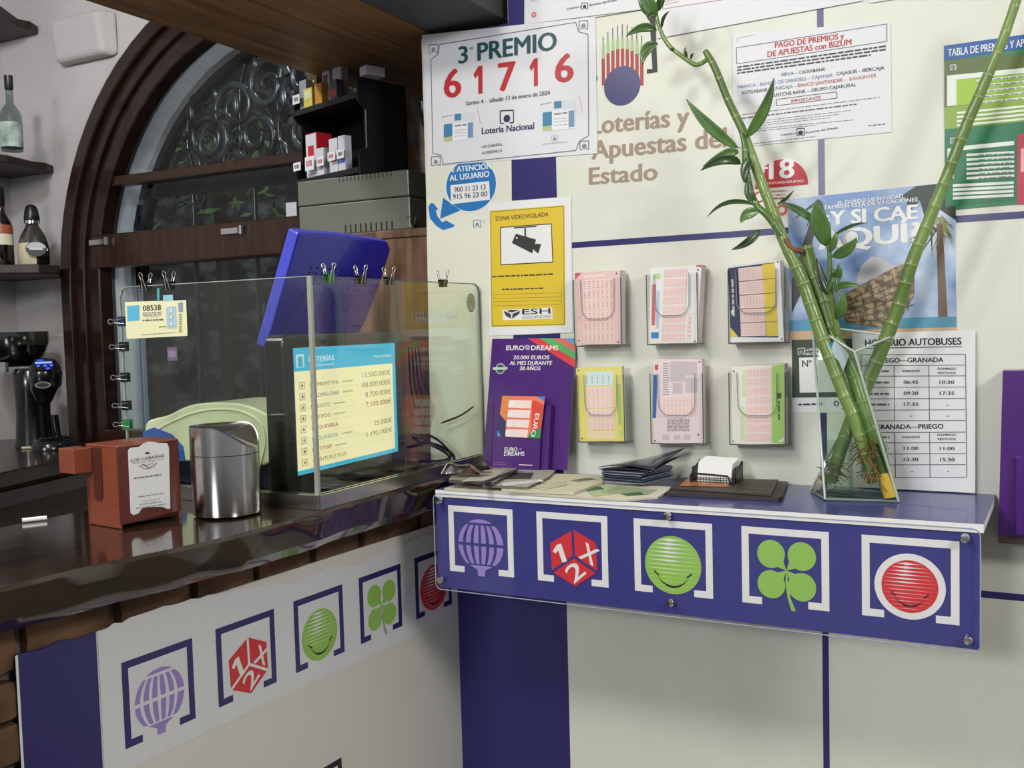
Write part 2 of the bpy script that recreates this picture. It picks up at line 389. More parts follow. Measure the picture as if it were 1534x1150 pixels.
# the dark street outside: rough stone wall, planting
struct(MB().box((-4.5, 2.4, 0), (.6, 2.55, 4), noisy('outside_stone', '#0a0b0b', '#8d938e', 5, .7, .6, (1, 1, 1.6), 9, lo=.48, hi=.78)).build('wall_outside'))
LEAFD = noisy('dusky_leaf', '#16240f', '#3c5a24', 9, .4)
def bush(name, label, c, n, R, ln, seed, mat, group=None):
    ln *= .62; n = int(n*1.6)
    r = random.Random(seed); b = MB()
    for _ in range(n):
        a = r.uniform(0, 2*PI); e = r.uniform(-.5, 1); q = R*r.random()**.4
        p = V(c)+V((q*math.cos(a)*math.cos(e), q*math.sin(a)*.5, q*math.sin(e)*1.3+.0))
        d = V((r.uniform(-1, 1), r.uniform(-1, 1), r.uniform(-.6, 1))).normalized(); s_ = d.cross(V((r.uniform(-1, 1), r.uniform(-1, 1), r.uniform(-1, 1)))).normalized()
        l = ln*r.uniform(.6, 1.3); b.poly([p, p+d*l*.5+s_*l*.16, p+d*l, p+d*l*.5-s_*l*.16], mat)
    t = thing(name, label, 'plant', (c[0], c[1], 0), group)
    b.build('foliage', t, fix=False)
    MB().tube([(c[0], c[1], 0), (c[0], c[1], c[2])], .03, M('#2a1d12', .8), 6).build('stem', t)
bush('garden_shrub', 'dusky green shrub outside the lower pane of the arched window', (-2.25, 1.95, 1.6), 240, .4, .16, 4, LEAFD)
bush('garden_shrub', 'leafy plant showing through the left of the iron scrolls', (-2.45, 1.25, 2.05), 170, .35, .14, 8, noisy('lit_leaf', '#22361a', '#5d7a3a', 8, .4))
bush('garden_shrub', 'dark shrub outside the window behind the cigarette rack', (-1.2, 1.95, 2.0), 200, .42, .15, 12, LEAFD)

# wooden canopy over the bar
sf = MB()
for k in range(5):
    x0 = -1.045+k*.092; sf.box((x0, -.72, 2.06), (x0+.0905, .58, 2.3), PLANK)
can = struct(sf.build('trim_2'))
struct(MB().box((-.585, -.30, 2.062), (-.392, .58, 2.3), M('#4d4a4e', .7)).build('trim_3'))
# ------------------------------------------------------------------ printed logos (u, v in metres, origin at the bracket's upper left corner, width 1)
def logo(s, k, o, wd, br, gap, lay=1, ht=.914, dy=0.):
    T = lambda a, b: (o[0]+a*wd, o[1]-b*wd)
    P = lambda pts, m, l=lay: s.polyuv([T(a, b) for a, b in pts], m, l)
    t = .085
    P([(0, 0), (1, 0), (1, t), (0, t)], br); P([(0, t), (t, t), (t, ht), (0, ht)], br); P([(1-t, t), (1, t), (1, ht), (1-t, ht)], br)
    T0 = T; T = lambda a, b: T0(a, b)
    P([(t, ht-t), (.235, ht-t), (.235, ht), (t, ht)], br); P([(.765, ht-t), (1-t, ht-t), (1-t, ht), (.765, ht)], br)
    T = lambda a, b: T0(a, b+dy)
    if k == 0:                                             # striped globe
        m = LILAC; cx, cy, R = .5, .56, .35
        mer = [-1, -.8, -.645, -.44, -.29, -.1, .05, .24, .39, .57, .72, .88, 1.0]
        mer = [-.99, -.77, -.66, -.44, -.33, -.11, 0, .22, .33, .55, .64, .86]
        mer = [-1, -.8, -.66, -.45, -.31, -.10, .03, .24, .38, .59, .72, 1]
        for a, b in zip(mer[0::2], mer[1::2]):
            for s0, s1 in ((-.76, -.06), (.06, .76)):
                q = [s0+(s1-s0)*j/6 for j in range(7)]; f = lambda y: math.sqrt(max(0, 1-y*y))
                P([(cx+R*a*f(y), cy+R*y) for y in q]+[(cx+R*b*f(y), cy+R*y) for y in reversed(q)], m)
        P([(cx+R*x, cy-R*math.sqrt(1-x*x)) for x in [-.52+1.04*j/8 for j in range(9)]], m)
        P([(cx-.18, cy+.285), (cx+.18, cy+.285), (cx+.06, cy+.345), (cx+.055, cy+.43), (cx-.055, cy+.43), (cx-.06, cy+.345)], m)
    elif k == 1:                                           # die with 1, X, 2
        C = (.525, .60)
        hx = [(.525, .25), (.84, .40), (.85, .77), (.54, .985), (.21, .83), (.19, .45)]
        P(hx, br if br is not PWHITE else LRED)
        if br is not PWHITE: P([(.525+(a-.525)*.0+a*0, b) for a, b in hx], LRED, lay)
        P(hx, LRED, lay+1)
        gp = br if br is PURPLE else SHELF
        if br is PWHITE: gp = SHELF
        else: gp = PWHITE
        for e in ((.515, .26), (.845, .775), (.2, .835)):
            d = V((e[0]-C[0], e[1]-C[1])); n = V((-d.y, d.x)).normalized()*.018
            P([(C[0]-n.x, C[1]-n.y), (e[0]-n.x, e[1]-n.y), (e[0]+n.x, e[1]+n.y), (C[0]+n.x, C[1]+n.y)], gp, lay+2)
        s.textuv('1', T(.285, .72), T(.43, .67), .24*wd, PWHITE, lay+3, .03)
        s.textuv('X', T(.59, .60), T(.80, .70), .23*wd, PWHITE, lay+3, .03)
        s.textuv('2', T(.52, .955), T(.70, .80), .22*wd, PWHITE, lay+3, .03)
    elif k in (2, 4):                                      # striped smiling disc
        cx, cy, R = (.5, .592, .36) if k == 2 else (.50, .585, .292)
        c0, c1 = (GREENL, M('#d6ecae', .45)) if k == 2 else (LRED, M('#f0b9b2', .45))
        if k == 4:
            if br is PWHITE: s.disc(T(cx, cy), .366*wd, PWHITE, lay, raw=True)
            else: R = .37
        s.disc(T(cx, cy), R*wd, c0, lay+1, raw=True)
        for j in range(13):
            y = -.86+j*.142; f = math.sqrt(1-y*y); th = (.034-.0022*j) if j < 10 else .014
            x0 = -f; x1 = f
            P([(cx+R*x0, cy+R*y), (cx-R*.35*f, cy+R*(y-th)), (cx+R*x1, cy+R*y), (cx-R*.35*f, cy+R*(y+th))], c1 if j < 9 or k == 4 else M('#b4dc72', .45), lay+2)
            if j < 6:
                P([(cx-R*.75*f, cy+R*y), (cx-R*.2*f, cy+R*(y-th*1.5)), (cx+R*.5*f, cy+R*y), (cx-R*.2*f, cy+R*(y+th*1.5))], PWHITE, lay+3)
        p = []
        for j in range(13):
            a = math.radians(205+j*130/12); th = .03*math.sin(PI*j/12)+.006
            p.append((a, th))
        O = [(cx+R*.64*math.cos(a), cy+R*(.02)-R*(.72+t_)*math.sin(a)) for a, t_ in p]; I = [(cx+R*.64*math.cos(a), cy+R*.02-R*(.72-t_)*math.sin(a)) for a, t_ in p]
        for j in range(12): P([O[j], O[j+1], I[j+1], I[j]], INK, lay+4)
        for sg in (-1, 1): P([(cx+sg*R*.68, cy+R*.27), (cx+sg*R*.50, cy+R*.40), (cx+sg*R*.48, cy+R*.36), (cx+sg*R*.66, cy+R*.22)], INK, lay+4)
    else:                                                  # four-leaf clover
        c = (.52, .53)
        for sx, sy in ((-1, -1), (1, -1), (1, 1), (-1, 1)):
            pts = []
            for j in range(25):
                t_ = 2*PI*j/24; x = .162*math.cos(t_); y = .168*math.sin(t_)
                if sx*x < 0 and sy*y < 0: x *= .98; y *= .98
                pts.append((c[0]+sx*.175+x, c[1]+sy*.178+y))
            P(pts, GREENL, lay+1)
            P([(c[0], c[1]), (c[0]+sx*.05, c[1]+sy*.16), (c[0]+sx*.16, c[1]+sy*.05)], GREENL, lay+1)
        st = [(.52, .53, .008), (.525, .7, .016), (.55, .86, .018), (.60, 1.0, .026)]
        for a, b in zip(st, st[1:]): P([(a[0]-a[2], a[1]), (a[0]+a[2], a[1]), (b[0]+b[2], b[1]), (b[0]-b[2], b[1])], GREENL if br is PWHITE else M('#9aa58c', .5), lay+1)

def wallsheet(y): return Sheet((0, -y, 1.2), (1, 0, 0), (0, 0, 1))
def brk(s, c, w, m, lay=2, dot=True):                      # tiny bracket emblem at a pixel centre
    x, y = c; h = w*.55
    s.path([(x-h*.4, y+h), (x-h, y+h), (x-h, y-h*.9), (x+h, y-h*1.0), (x+h, y+h*.9), (x+h*.4, y+h*.9)], max(1, w*.1), m, lay)
    if dot: s.disc((x, y+h*.25), w*.0013*.36, GREY if m is not INK else NAVY, lay, seg=14)

# printed mark on the panel itself
s = wallsheet(.0002)
TAUPE = M('#9d8878', .5)
s.text('Loterías y', (885, 201), (1033, 187), 27, TAUPE, 1, .05); s.text('Apuestas del', (886, 238.5), (1089, 219.5), 27, TAUPE, 1, .05); s.text('Estado', (882, 276.5), (985, 269), 25, TAUPE, 1, .05)
s.disc((932, 128.5), .0405, PURPLE, 3, seg=48)
for k in range(9):
    x = 903.5+k*7.2; top = 60-24*math.sin(PI*(k+.6)/9.4); f = math.sqrt(max(0.02, 1-((x-932)/34)**2))
    g0 = 83-12*f*.6+4; r0 = 108-36*f
    s.line((x, top), (x+.4, 100-20*f), 1.6, M('#6e6e74', .5), 1); s.line((x+.2, 78-20*f), (x+.4, 104-30*f), 5.2, M('#a9c48d', .5), 1)
    s.line((x+.3, 106-33*f), (x+.6, 128), 5.4, M('#a83a3c', .5), 2)
for x0 in (976,): s.poly([(973, 24), (981.5, 23), (985, 108), (969, 110.5), (969, 104), (977.5, 103)], INK, 1)
s.poly([(892.5, 113), (895, 113), (895, 121), (892.5, 121)], INK, 1); s.line((892, 26.5), (975, 13), 1.2, INK, 1)
tag(s.build('wall_emblem'), 'striped circle emblem above taupe lettering printed on the white panel', 'sign')

# 3er premio sheet
s = wallsheet(.0022); TQ = [(632, 52.5), (892, 25), (895, 229.5), (641, 249)]
s.basepx(TQ, PAPER2, .0008)
FR = M('#5b6472', .5)
def corner(a, b, bulge): return [a, ((a[0]+b[0])/2+bulge[0], (a[1]+b[1])/2+bulge[1]), b]
s.path([(659, 66.5), (862.5, 33.5)], 1.4, FR).path(corner((862.5, 33.5), (881, 51.5), (-5, 5)), 1.4, FR).path([(881, 51.5), (882, 203)], 1.4, FR)
s.path(corner((882, 203), (862.5, 225.5), (-4, -3)), 1.4, FR).path([(862.5, 225.5), (664, 246)], 1.4, FR).path(corner((664, 246), (648.5, 229.5), (5, -5)), 1.4, FR)
s.path([(648.5, 229.5), (645.6, 88.7)], 1.4, FR).path(corner((645.6, 88.7), (659, 66.5), (4, 4)), 1.4, FR)
for c in ((649.5, 73), (874, 37.5), (875.5, 217.5), (653, 241)): brk(s, c, 12, FR)
s.text('3', (686.8, 95.5), (701.5, 93.3), 25, TEAL, 2, .04); s.text('er', (703.5, 74.5), (710.5, 73.5), 5.5, TEAL, 2, .02)
s.text('PREMIO', (715.2, 90.8), (834.5, 74), 26, TEAL, 2, .05)
for ch, a, b in (('6', (665, 146.8), (691.5, 143.5)), ('1', (709.5, 141.6), (723, 140)), ('7', (746, 136.6), (773, 133.5)), ('1', (793.5, 130.3), (806, 128.7)), ('6', (831, 124), (859.5, 121))):
    s.text(ch, a, b, 41.5, RED, 2, .045)
s.text('Sorteo 4 -  sábado 13 de enero de 2024', (698, 158), (824, 141.8), 6.2, INK, 2, .02)
s.text('Lotería Nacional', (721.8, 201), (800.5, 193), 9.5, NAVY, 2, .04); brk(s, (759.5, 175), 18, INK)
s.text('LAS CABAÑAS', (722, 222), (752.6, 218), 4, INK, 2, .01); s.text('ALMEDINILLA', (722, 231.3), (752.6, 227.3), 4, INK, 2, .01)
LB = M('#6f93b5', .5); LB2 = M('#3c7fa5', .5)
for ox, oy, k in ((664, 184, 1), (812, 166, 1.08)):
    q = lambda x, y: (ox+x*k, oy+y*k)
    s.poly([q(17, -13), q(47, -16.5), q(47, 4), q(17, 6)], M('#d3d8de', .5), 1); s.poly([q(17, -13), q(27, -14), q(27, -4), q(17, -3)], LB2, 2)
    s.poly([q(0, 2), q(46, -2.5), q(46, 24), q(0, 29)], M('#e8eaec', .5), 2); s.poly([q(1, 2.5), q(14, 1), q(14, 21), q(1, 22)], LB2, 3); s.poly([q(1, 22), q(14, 20), q(14, 27), q(1, 28)], M('#b9bd86', .5), 3)
    s.greek(q(17, 6), q(35, 4), 3, GREY, 3); s.greek(q(17, 12), q(35, 10.5), 1.5, LGREY, 3); s.greek(q(17, 16), q(35, 14.5), 1.5, LGREY, 3); s.greek(q(17, 21), q(35, 19.5), 1.5, LGREY, 3)
    s.poly([q(37, 0), q(45, -1), q(45, 22), q(37, 23)], LB, 3); s.line(q(51, -22), q(56, 0), 1, M('#d8a08c', .5), 2); s.greek(q(-2, -8), q(14, -11), 1.5, GREY, 2)
brk(s, (831, 207), 8, LGREY); s.greek((813, 217), (850, 213), 2, LGREY)
tag(s.build('prize_sheet'), 'large sheet announcing the third prize with red number 61716', 'poster')

# blue speech bubble sheet
s = wallsheet(.0010)
s.basepx([(637.5, 244), (766, 234), (771, 712), (646, 712)], M('#e0e0cf', .5), .0006)
BL = M('#1f73b8', .4)
s.disc((705.5, 277.5), .0655, BL, 2, ry=.0585); s.disc((705.5, 277.5), .0685, PWHITE, 1, ry=.0615)
s.poly([(664, 296), (659.5, 327.5), (690, 315)], BL, 2)
s.text('DE ATENCIÓN', (669.5, 258.5), (736.5, 252.8), 8, PWHITE, 3, .05); s.text('AL USUARIO', (673.8, 271), (733.5, 264.5), 8.5, PWHITE, 3, .05)
s.poly([(675, 277.5), (733, 271), (734.5, 299), (675.8, 306)], PWHITE, 3)
s.text('900 11 23 13', (680.8, 288), (728, 283.8), 7.6, NAVY, 4, .02); s.text('915 96 23 00', (679, 298.6), (730.5, 294), 7.6, NAVY, 4, .02)
ph = [(97, 310), (112, 284), (130, 285), (160, 322), (146, 336), (158, 372), (190, 412), (213, 398), (272, 430), (262, 442), (195, 462), (150, 436), (108, 384)]
s.poly([(620+a/4.423, 240+b/4.423) for a, b in ph], BL, 2)
brk(s, (715, 335), 10, BL); s.text('L', (724.5, 334), (727, 334), 4, GREY)
tag(s.build('notice_sheet'), 'white sheet with blue telephone and speech bubble below the prize sheet', 'poster')

# camera sign
s = wallsheet(.0026)
s.basepx([(731.5, 303.5), (855.5, 294), (858, 498), (733, 503)], PAPER, .0008)
s.poly([(733.7, 315.7), (845.6, 307.3), (846.8, 487), (736.4, 489.6)], YEL, 1); s.box((735, 317.5), (844.5, 309), (845.5, 485.5), (737.5, 488), 1, M('#8c7a20', .5), 2)
s.text('ZONA VIDEOVIGILADA', (742, 331), (822, 324), 6.5, INK, 2, .012)
s.poly([(750, 340.6), (826, 335.2), (828.5, 392.4), (750.5, 396.5)], PWHITE, 2); s.box((750, 340.6), (826, 335.2), (828.5, 392.4), (750.5, 396.5), 1.5, INK, 3)
CAMG = M('#2a2a2c', .5)
s.line((770, 341.2), (804, 339), 2, INK, 3); s.line((787, 342), (787.3, 362), 3.2, CAMG, 4); s.poly([(773, 350), (803.5, 358.7), (797.5, 379.5), (767, 363.8)], CAMG, 3)
s.poly([(801, 365), (805, 366.5), (801.5, 374), (798, 372.5)], CAMG, 3); s.poly([(804, 364.6), (811, 366), (806.5, 380), (800, 374.5)], CAMG, 3); s.disc((774.5, 356.5), .0022, PWHITE, 4, seg=12)
s.greek((737.5, 415.5), (830, 411.5), 2.6, M('#4c4213', .5)); s.greek((752.5, 434.5), (816, 432.5), 2.4, M('#4c4213', .5))
for y in (440, 451): s.box((740, y+1), (841, y-1.5), (841, y+4.5), (740, y+7), .8, M('#a3902a', .5), 2)
s.poly([(753, 463.8), (827.5, 460.4), (828, 477.4), (753.4, 479.7)], PWHITE, 2)
s.poly([(755, 466.5), (766, 463.8), (779.5, 464.4), (778, 470), (767, 477.6), (758, 473)], M('#3a3d40', .4), 3); s.poly([(765.5, 470), (755.5, 465.6), (756.3, 464.8), (767, 468), (779, 464.2), (779.5, 465.2), (768, 470), (767.5, 477), (766, 477)], PWHITE, 4)
s.text('ESH', (782.6, 471), (825, 469.3), 8, INK, 3, .035); s.text('SEGURIDAD', (782, 477.6), (826.5, 475.6), 4.4, GREY, 3, .02, .3)
tag(s.build('camera_sign'), 'yellow video surveillance sign with black camera drawing', 'sign')

# long papers at the top
s = wallsheet(.0028); s.basepx([(785.5, 36.5), (985, 11), (985, -60), (785.5, -60)], PAPER2, .0006)
for k in range(4): s.greek((795, -18+k*7), (850-k*8, -26+k*7), 1.5, LGREY)
s.disc((800, 22), .0058, M('#c9544d', .5), 2, seg=20); s.disc((800, 22), .0035, M('#e5a49e', .5), 3, seg=16)
s.text('Loterías y', (849.5, 15), (871.5, 11), 3.6, INK, 2, .01, .2); brk(s, (876, 9), 8.5, INK); s.text('Apuestas del Estado', (882, 9.5), (924, 1.5), 3.6, INK, 2, .01, .2)
tag(s.build('long_paper'), 'long white paper with small print and red dot above the prize sheet', 'paper')
s = wallsheet(.0036); s.basepx([(984.5, 57.5), (1292, 1), (1292, -60), (984.5, -60)], PAPER2, .0006)
s.path([(993, -40), (993, 13.5), (1080, 0), (1190, -20)], 1, M('#b67f8c', .5)); 
for k in range(4): s.greek((996, -6+k*4.6), (1022-k*2, -11+k*4.6), 1.2, M('#c79aa5', .5))
tag(s.build('long_paper'), 'wide white paper with pink ruled box at the top above the taupe lettering', 'paper')
s = wallsheet(.0030); s.basepx([(1303, 4.5), (1420, -14), (1420, -60), (1303, -60)], PAPER2, .0006)
tag(s.build('long_paper'), 'blank white paper at the top edge right of the pink ruled paper', 'paper')

# payment sheet
s = wallsheet(.0018); q = lambda x, y: (1000+x/2.873, y/2.873)
s.basepx([(1097.5, 51.5), (1334, 32), (1336, 197.7), (1099, 221)], PAPER2, .0006)
LN = M('#5f636b', .5); DR = M('#b43026', .5)
s.box(q(296, 206), q(944, 103), q(944, 178), q(298, 275), 1, LN)
s.text('PAGO DE PREMIOS y', q(462, 207), q(760, 166), 8.4, DR, 2, .035); s.text('DE APUESTAS con BIZUM', q(430, 246), q(792, 192), 8.4, DR, 2, .035)
for k, (x1, y1) in enumerate(((940, 202), (942, 216), (874, 240))): s.greek(q(300, 293+k*13), q(x1, y1), 2.3, M('#3c3d44', .5), seed=k)
DKB = M('#262a3a', .5); B2 = M('#6a7ea8', .5); G2 = M('#5b7a66', .5); R2 = M('#b0503f', .5); O2 = M('#c08050', .5)
s.text('BBVA', q(490, 328), q(545, 322), 5, B2, 2, .01); s.text('– CAIXABANK', q(550, 321), q(680, 304), 5, DKB, 2, .015)
s.text('ABANCA - BANCO DE SABADELL - CAJAMAR', q(300, 382), q(712, 331), 5, B2, 2, .008); s.text('CAJASUR - IBERCAJA', q(727, 325), q(933, 298), 5, DKB, 2, .015)
s.text('KUTXABANK', q(322, 407), q(432, 392), 5, DKB, 2, .01); s.text('- UNICAJA -', q(442, 390), q(552, 377), 5, G2, 2, .008); s.text('BANCO SANTANDER –', q(560, 375), q(772, 349), 5, R2, 2, .015); s.text('BANKINTER', q(783, 347), q(900, 332), 5, O2, 2, .008)
s.text('DEUSTCHE BANK – GRUPO CAJARURAL', q(434, 420), q(812, 371), 5, DKB, 2, .01)
s.box(q(468, 428), q(728, 395), q(730, 422), q(470, 455), 1, LN); s.text('IMPORTANTE', q(533, 442), q(660, 426), 4.6, DR, 2, .015)
for k, (x0, y0, x1, y1, h) in enumerate(((320, 495, 915, 420, 1.2), (320, 512, 820, 450, 1.8), (378, 524, 790, 476, .9), (378, 534, 745, 492, .9), (378, 544, 700, 507, .9), (378, 556, 800, 517, .9), (378, 566, 640, 540, .9), (370, 620, 640, 588, 1.2))):
    s.greek(q(x0, y0), q(x1, y1), h, GREY if h < 1.5 else LN, seed=k)
s.text('Loterías y', q(487, 585), q(552, 576), 3, INK, 2, .01); brk(s, q(573, 568), 10, INK); s.text('Apuestas del Estado', q(592, 575), q(735, 553), 3, INK, 2, .012); s.greek(q(866, 543), q(938, 535), 1.4, LN)
s.path([q(300, 180), q(300, 163), q(378, 150)], 1, LGREY)
tag(s.build('payment_sheet'), 'white printed sheet with red heading PAGO DE PREMIOS', 'poster')

# over-18 sticker
s = wallsheet(.0008); q = lambda x, y: (1020+x/3.832, 180+y/3.832)
s.basepx([(1128, 278), (1213.5, 271), (1213.5, 338), (1128, 344)], M('#e2e2d8', .5), .0004)
s.disc((1170.5, 279), .0535, PWHITE, 1, 0, 180); s.disc((1170.5, 278.5), .0515, RED, 2, -2, 182)
s.text('+', q(445, 320), q(503, 312), 20, PWHITE, 3, .05); s.text('18', q(505, 338), q(652, 328), 28, PWHITE, 3, .05); s.text('CON RESPONSABILIDAD', q(425, 374), q(706, 354), 3.4, PWHITE, 3, .03)
s.text('PROHIBIDA', q(520, 415), q(612, 409), 2.6, DR, 2, .01); s.text('LA VENTA', q(520, 437), q(600, 432), 2.6, DR, 2, .01); s.greek(q(520, 455), q(612, 450), 2.2, DR)
s.ringuv(s.uv(q(452, 440)), .008, .011, RED, 2, 24); s.ringuv(s.uv(q(580, 515)), .006, .011, M('#cf6a60', .5), 2, 20)
tag(s.build('age_sticker'), 'red half round +18 sticker with white lettering', 'sticker')

# Christmas draw poster
s = wallsheet(.0012); q = lambda x, y: (1000+x/2.873, y/2.873); q2 = lambda x, y: (1130+x/2.876, 400+y/2.876)
SKYM = noisy('poster_sky', '#5f83b8', '#c4d2e4', 9, .35, lo=.4, hi=.66); HAT = noisy('poster_straw', '#5a4a34', '#b09870', 90, .4, lo=.4, hi=.6)
PALM = M('#2c3326', .4); PALM2 = M('#8a8f58', .4); TRUNK = M('#6d5848', .4)
s.basepx([(1180, 298), (1431, 271.5), (1435, 618), (1186, 618)], PAPER, .0006)
s.poly([(1180.5, 298.5), (1430.5, 272), (1433, 500), (1184, 509)], SKYM, 1)
s.poly([(1340, 300), (1372, 279), (1430.5, 272.5), (1432, 330), (1405, 312), (1385, 325), (1378, 300), (1362, 318), (1356, 295)], PALM, 2)
rr = random.Random(2)
for k in range(26):
    a = math.radians(rr.uniform(200, 340)); c = (rr.choice((1395, 1410)), rr.uniform(320, 345)); L = rr.uniform(35, 85)
    e = (c[0]+L*.8*math.cos(a), c[1]-L*.75*math.sin(a)); n = (-(e[1]-c[1])/L*3, (e[0]-c[0])/L*3)
    s.poly([(c[0]+n[0], c[1]+n[1]), (min(e[0], 1431), e[1]), (c[0]-n[0], c[1]-n[1])], PALM2 if k % 3 else PALM, 2)
for k in range(16):
    a = math.radians(rr.uniform(215, 330)); c = (1228, 300); L = rr.uniform(20, 55); e = (max(c[0]+L*math.cos(a), 1182), c[1]-L*math.sin(a))
    s.poly([(c[0]-2, c[1]-2), e, (c[0]+2, c[1]+1)], PALM, 2)
s.poly([(1222, 305), (1230, 305), (1200, 440), (1186, 470), (1186, 420)], M('#39352c', .4), 2)
s.poly([(1403, 335), (1412, 335), (1421, 498), (1406, 498)], TRUNK, 3)
s.poly([(1184, 480), (1433, 474), (1433, 492), (1184, 498)], M('#4f93b0', .4), 3); s.poly([(1184, 496), (1433, 490), (1433, 504), (1184, 509)], M('#c6ab86', .4), 4)
s.poly([(1282, 425), (1290, 398), (1305, 384), (1322, 386), (1338, 398), (1352, 394), (1350, 420)], M('#b5b5bb', .4), 4)
s.poly([q2(355, 160), q2(400, 110), q2(500, 55), q2(590, 8), q2(640, -14), q2(690, 5), q2(690, 120), q2(625, 235), q2(540, 262), q2(400, 240)], HAT, 5)
for k in range(7): s.path([q2(365+k*46, 150-k*24), q2(400+k*44, 236-k*8)], 1.2, M('#4a3c2a', .4), 6)
for k in range(6): s.path([q2(362+k*8, 165+k*14), q2(520, 90+k*28), q2(686, 10+k*30)], 1.2, M('#4a3c2a', .4), 6)
s.text('EL GORDO DE NAVIDAD', q(733, 881), q(1015, 851), 5.2, PWHITE, 6, .035); s.text('TAMBIÉN ESTÁ DE VACACIONES', q(672, 902), q(1078, 866), 5.6, PWHITE, 6, .035)
s.text('¿Y SI CAE', q(672, 970), q(1080, 940), 20, PWHITE, 6, .07); s.text('AQUÍ?', q(648, 1074), q(1095, 1036), 27, PWHITE, 6, .08); s.disc(q(793, 1022), .0135, GREY, 7, seg=24); s.disc(q(793, 1022), .012, PWHITE, 8, seg=24)
s.poly([(1186, 508), (1434, 502), (1434, 592), (1187, 595.5)], M('#33402a', .4), 1); s.poly([(1197, 535.5), (1426, 530), (1426, 583), (1198, 588)], PWHITE, 3)
s.text('Nº', (1202, 549.5), (1216.5, 549), 10, INK, 4, .02); brk(s, (1200.5, 526), 9, PWHITE, 4); s.text('LOTERÍA', (1207, 526), (1228, 525), 4, PWHITE, 4, .03); s.text('NACIONAL', (1207, 532), (1230, 531), 4, PWHITE, 4, .03)
s.greek((1196, 607), (1232, 606), 2.4, INK); s.text('0', (1249, 608), (1257, 608), 8, INK, 4); s.line((1261, 612), (1278, 612), 1, INK, 4)
tag(s.build('lottery_poster'), 'blue sky poster with straw hat and palms, half behind the bamboo', 'poster')

# bus timetable
s = wallsheet(.0100)
A = s.uv((1459.6, 494)); Bq = s.uv((1462.7, 739)); u1 = (A[0]+Bq[0])/2; u0 = u1-.212
s.base([(u0, -.1475), (u1, -.1475), (u1, A[1]), (u0, A[1]-.002)], PAPER, .0008)
s.text('HORARIO AUTOBUSES', (1296, 518.6), (1440.5, 515.8), 10, INK, 2, .04); s.line((1296, 521.5), (1441, 519), 1, INK, 2)
rows = (530.4, 546.7, 562.7, 579.4, 596.5, 613.5, 629.5, 646.9, 662.5, 679.2, 695.5, 714.7)
for y in rows: s.line((1290, y+.6), (1446.4, y), .9, LN, 2)
for x in (1290, 1446.4): s.line((x, 530.4), (x+2, 714.7), .9, LN, 2)
for x in (1339.5, 1391.5): s.line((x, 546.7), (x+1, 629.5), .9, LN, 2); s.line((x+1, 646.9), (x+2, 714.7), .9, LN, 2)
s.text('PRIEGO—GRANADA', (1312, 543), (1413.5, 542), 6.8, INK, 2, .035); s.text('GRANADA—PRIEGO', (1312, 642.6), (1413.5, 641.6), 6.8, INK, 2, .035)
for y in (557, 656): s.text('SABADOS', (1351.5, y), (1378, y), 3.2, INK, 2, .03); s.text('DOMINGO', (1404.5, y-3.4), (1432.5, y-3.4), 3.2, INK, 2, .03); s.text('FESTIVOS', (1405, y+3), (1432, y+3), 3.2, INK, 2, .03)
for t, x, y in (('06:45', 1353.6, 574.6), ('10:30', 1407.4, 574.6), ('09:30', 1353.8, 591.2), ('17:35', 1407.8, 591.2), ('17:35', 1354.2, 607.6), ('11:00', 1354, 673.6), ('11:00', 1408, 674), ('13:30', 1354, 690.2), ('15:30', 1408.4, 690.6)): s.text(t, (x, y), (x+22, y), 5, INK, 2, .03)
for x, y in ((1418, 607), (1364, 623), (1418, 623), (1365, 706), (1419, 706)): s.line((x, y), (x+3, y), 1, INK, 2)
for k, y in enumerate((557, 574, 591, 607, 656, 673)): s.greek((1298, y), (1332, y), 2.6, LN, seed=k)
tag(s.build('bus_timetable'), 'white bus timetable sheet standing on the blue shelf behind the vase', 'paper')

# prize table
s = wallsheet(.0016); q = lambda x, y: (1000+x/2.873, y/2.873)
s.basepx([q(1190, 197), (1640, 38), (1640, 296), q(1195, 905)], M('#2f7d50', .4), .0006)
TB = M('#2458a0', .4); OL = M('#5b6a34', .4); LGm = M('#8fb53c', .4); DG = M('#1f7048', .4); WH = M('#dfe6dc', .4)
s.poly([q(1190, 197), (1640, 37), (1640, 56), q(1190, 262)], TB, 1); s.text('TABLA DE PREMIOS Y APUESTAS', (1420, 84.8), (1571, 65), 11, PWHITE, 3, .02)
P2 = lambda x0, y0, x1, y1, m, l=2, sl=-.10: s.poly([q(x0, y0), q(x1, y0+(x1-x0)*sl), q(x1, y1+(x1-x0)*sl), q(x0, y1)], m, l)
P2(1191, 262, 1700, 465, OL, 1); P2(1193, 462, 1700, 556, M('#86a53a', .4), 1); P2(1196, 560, 1700, 890, DG, 1)
P2(1203, 325, 1700, 458, LGm, 2); P2(1203, 325, 1243, 458, WH, 3); P2(1243, 345, 1328, 455, M('#9cc02f', .4), 3); P2(1243, 322, 1700, 343, WH, 3)
for k in range(5): P2(1330, 343+k*24, 1700, 352+k*24, WH, 3)
for k in range(4): P2(1245, 482+k*18, 1700, 491+k*18, WH, 3)
P2(1205, 640, 1232, 770, WH, 3); P2(1235, 632, 1492, 650, WH, 3); P2(1505, 580, 1700, 880, M('#b5344a', .4), 3); P2(1520, 640, 1700, 740, M('#e3a7b0', .4), 4, -.08)
for k in range(6): P2(1287, 662+k*20, 1492, 673+k*20, WH, 3, -.06)
for k in range(4): P2(1228, 793+k*18, 1490, 805+k*18, WH, 3, -.05)
for k in range(6): s.greek(q(1340, 670+k*20), q(1480, 662+k*20), 1.6, GREY, 4, k)
for k in range(5): s.greek(q(1340, 350+k*24), q(1534, 331+k*24), 1.6, GREY, 4, k)
brk(s, q(1230, 290), 7, PWHITE); brk(s, q(1230, 605), 7, PWHITE)
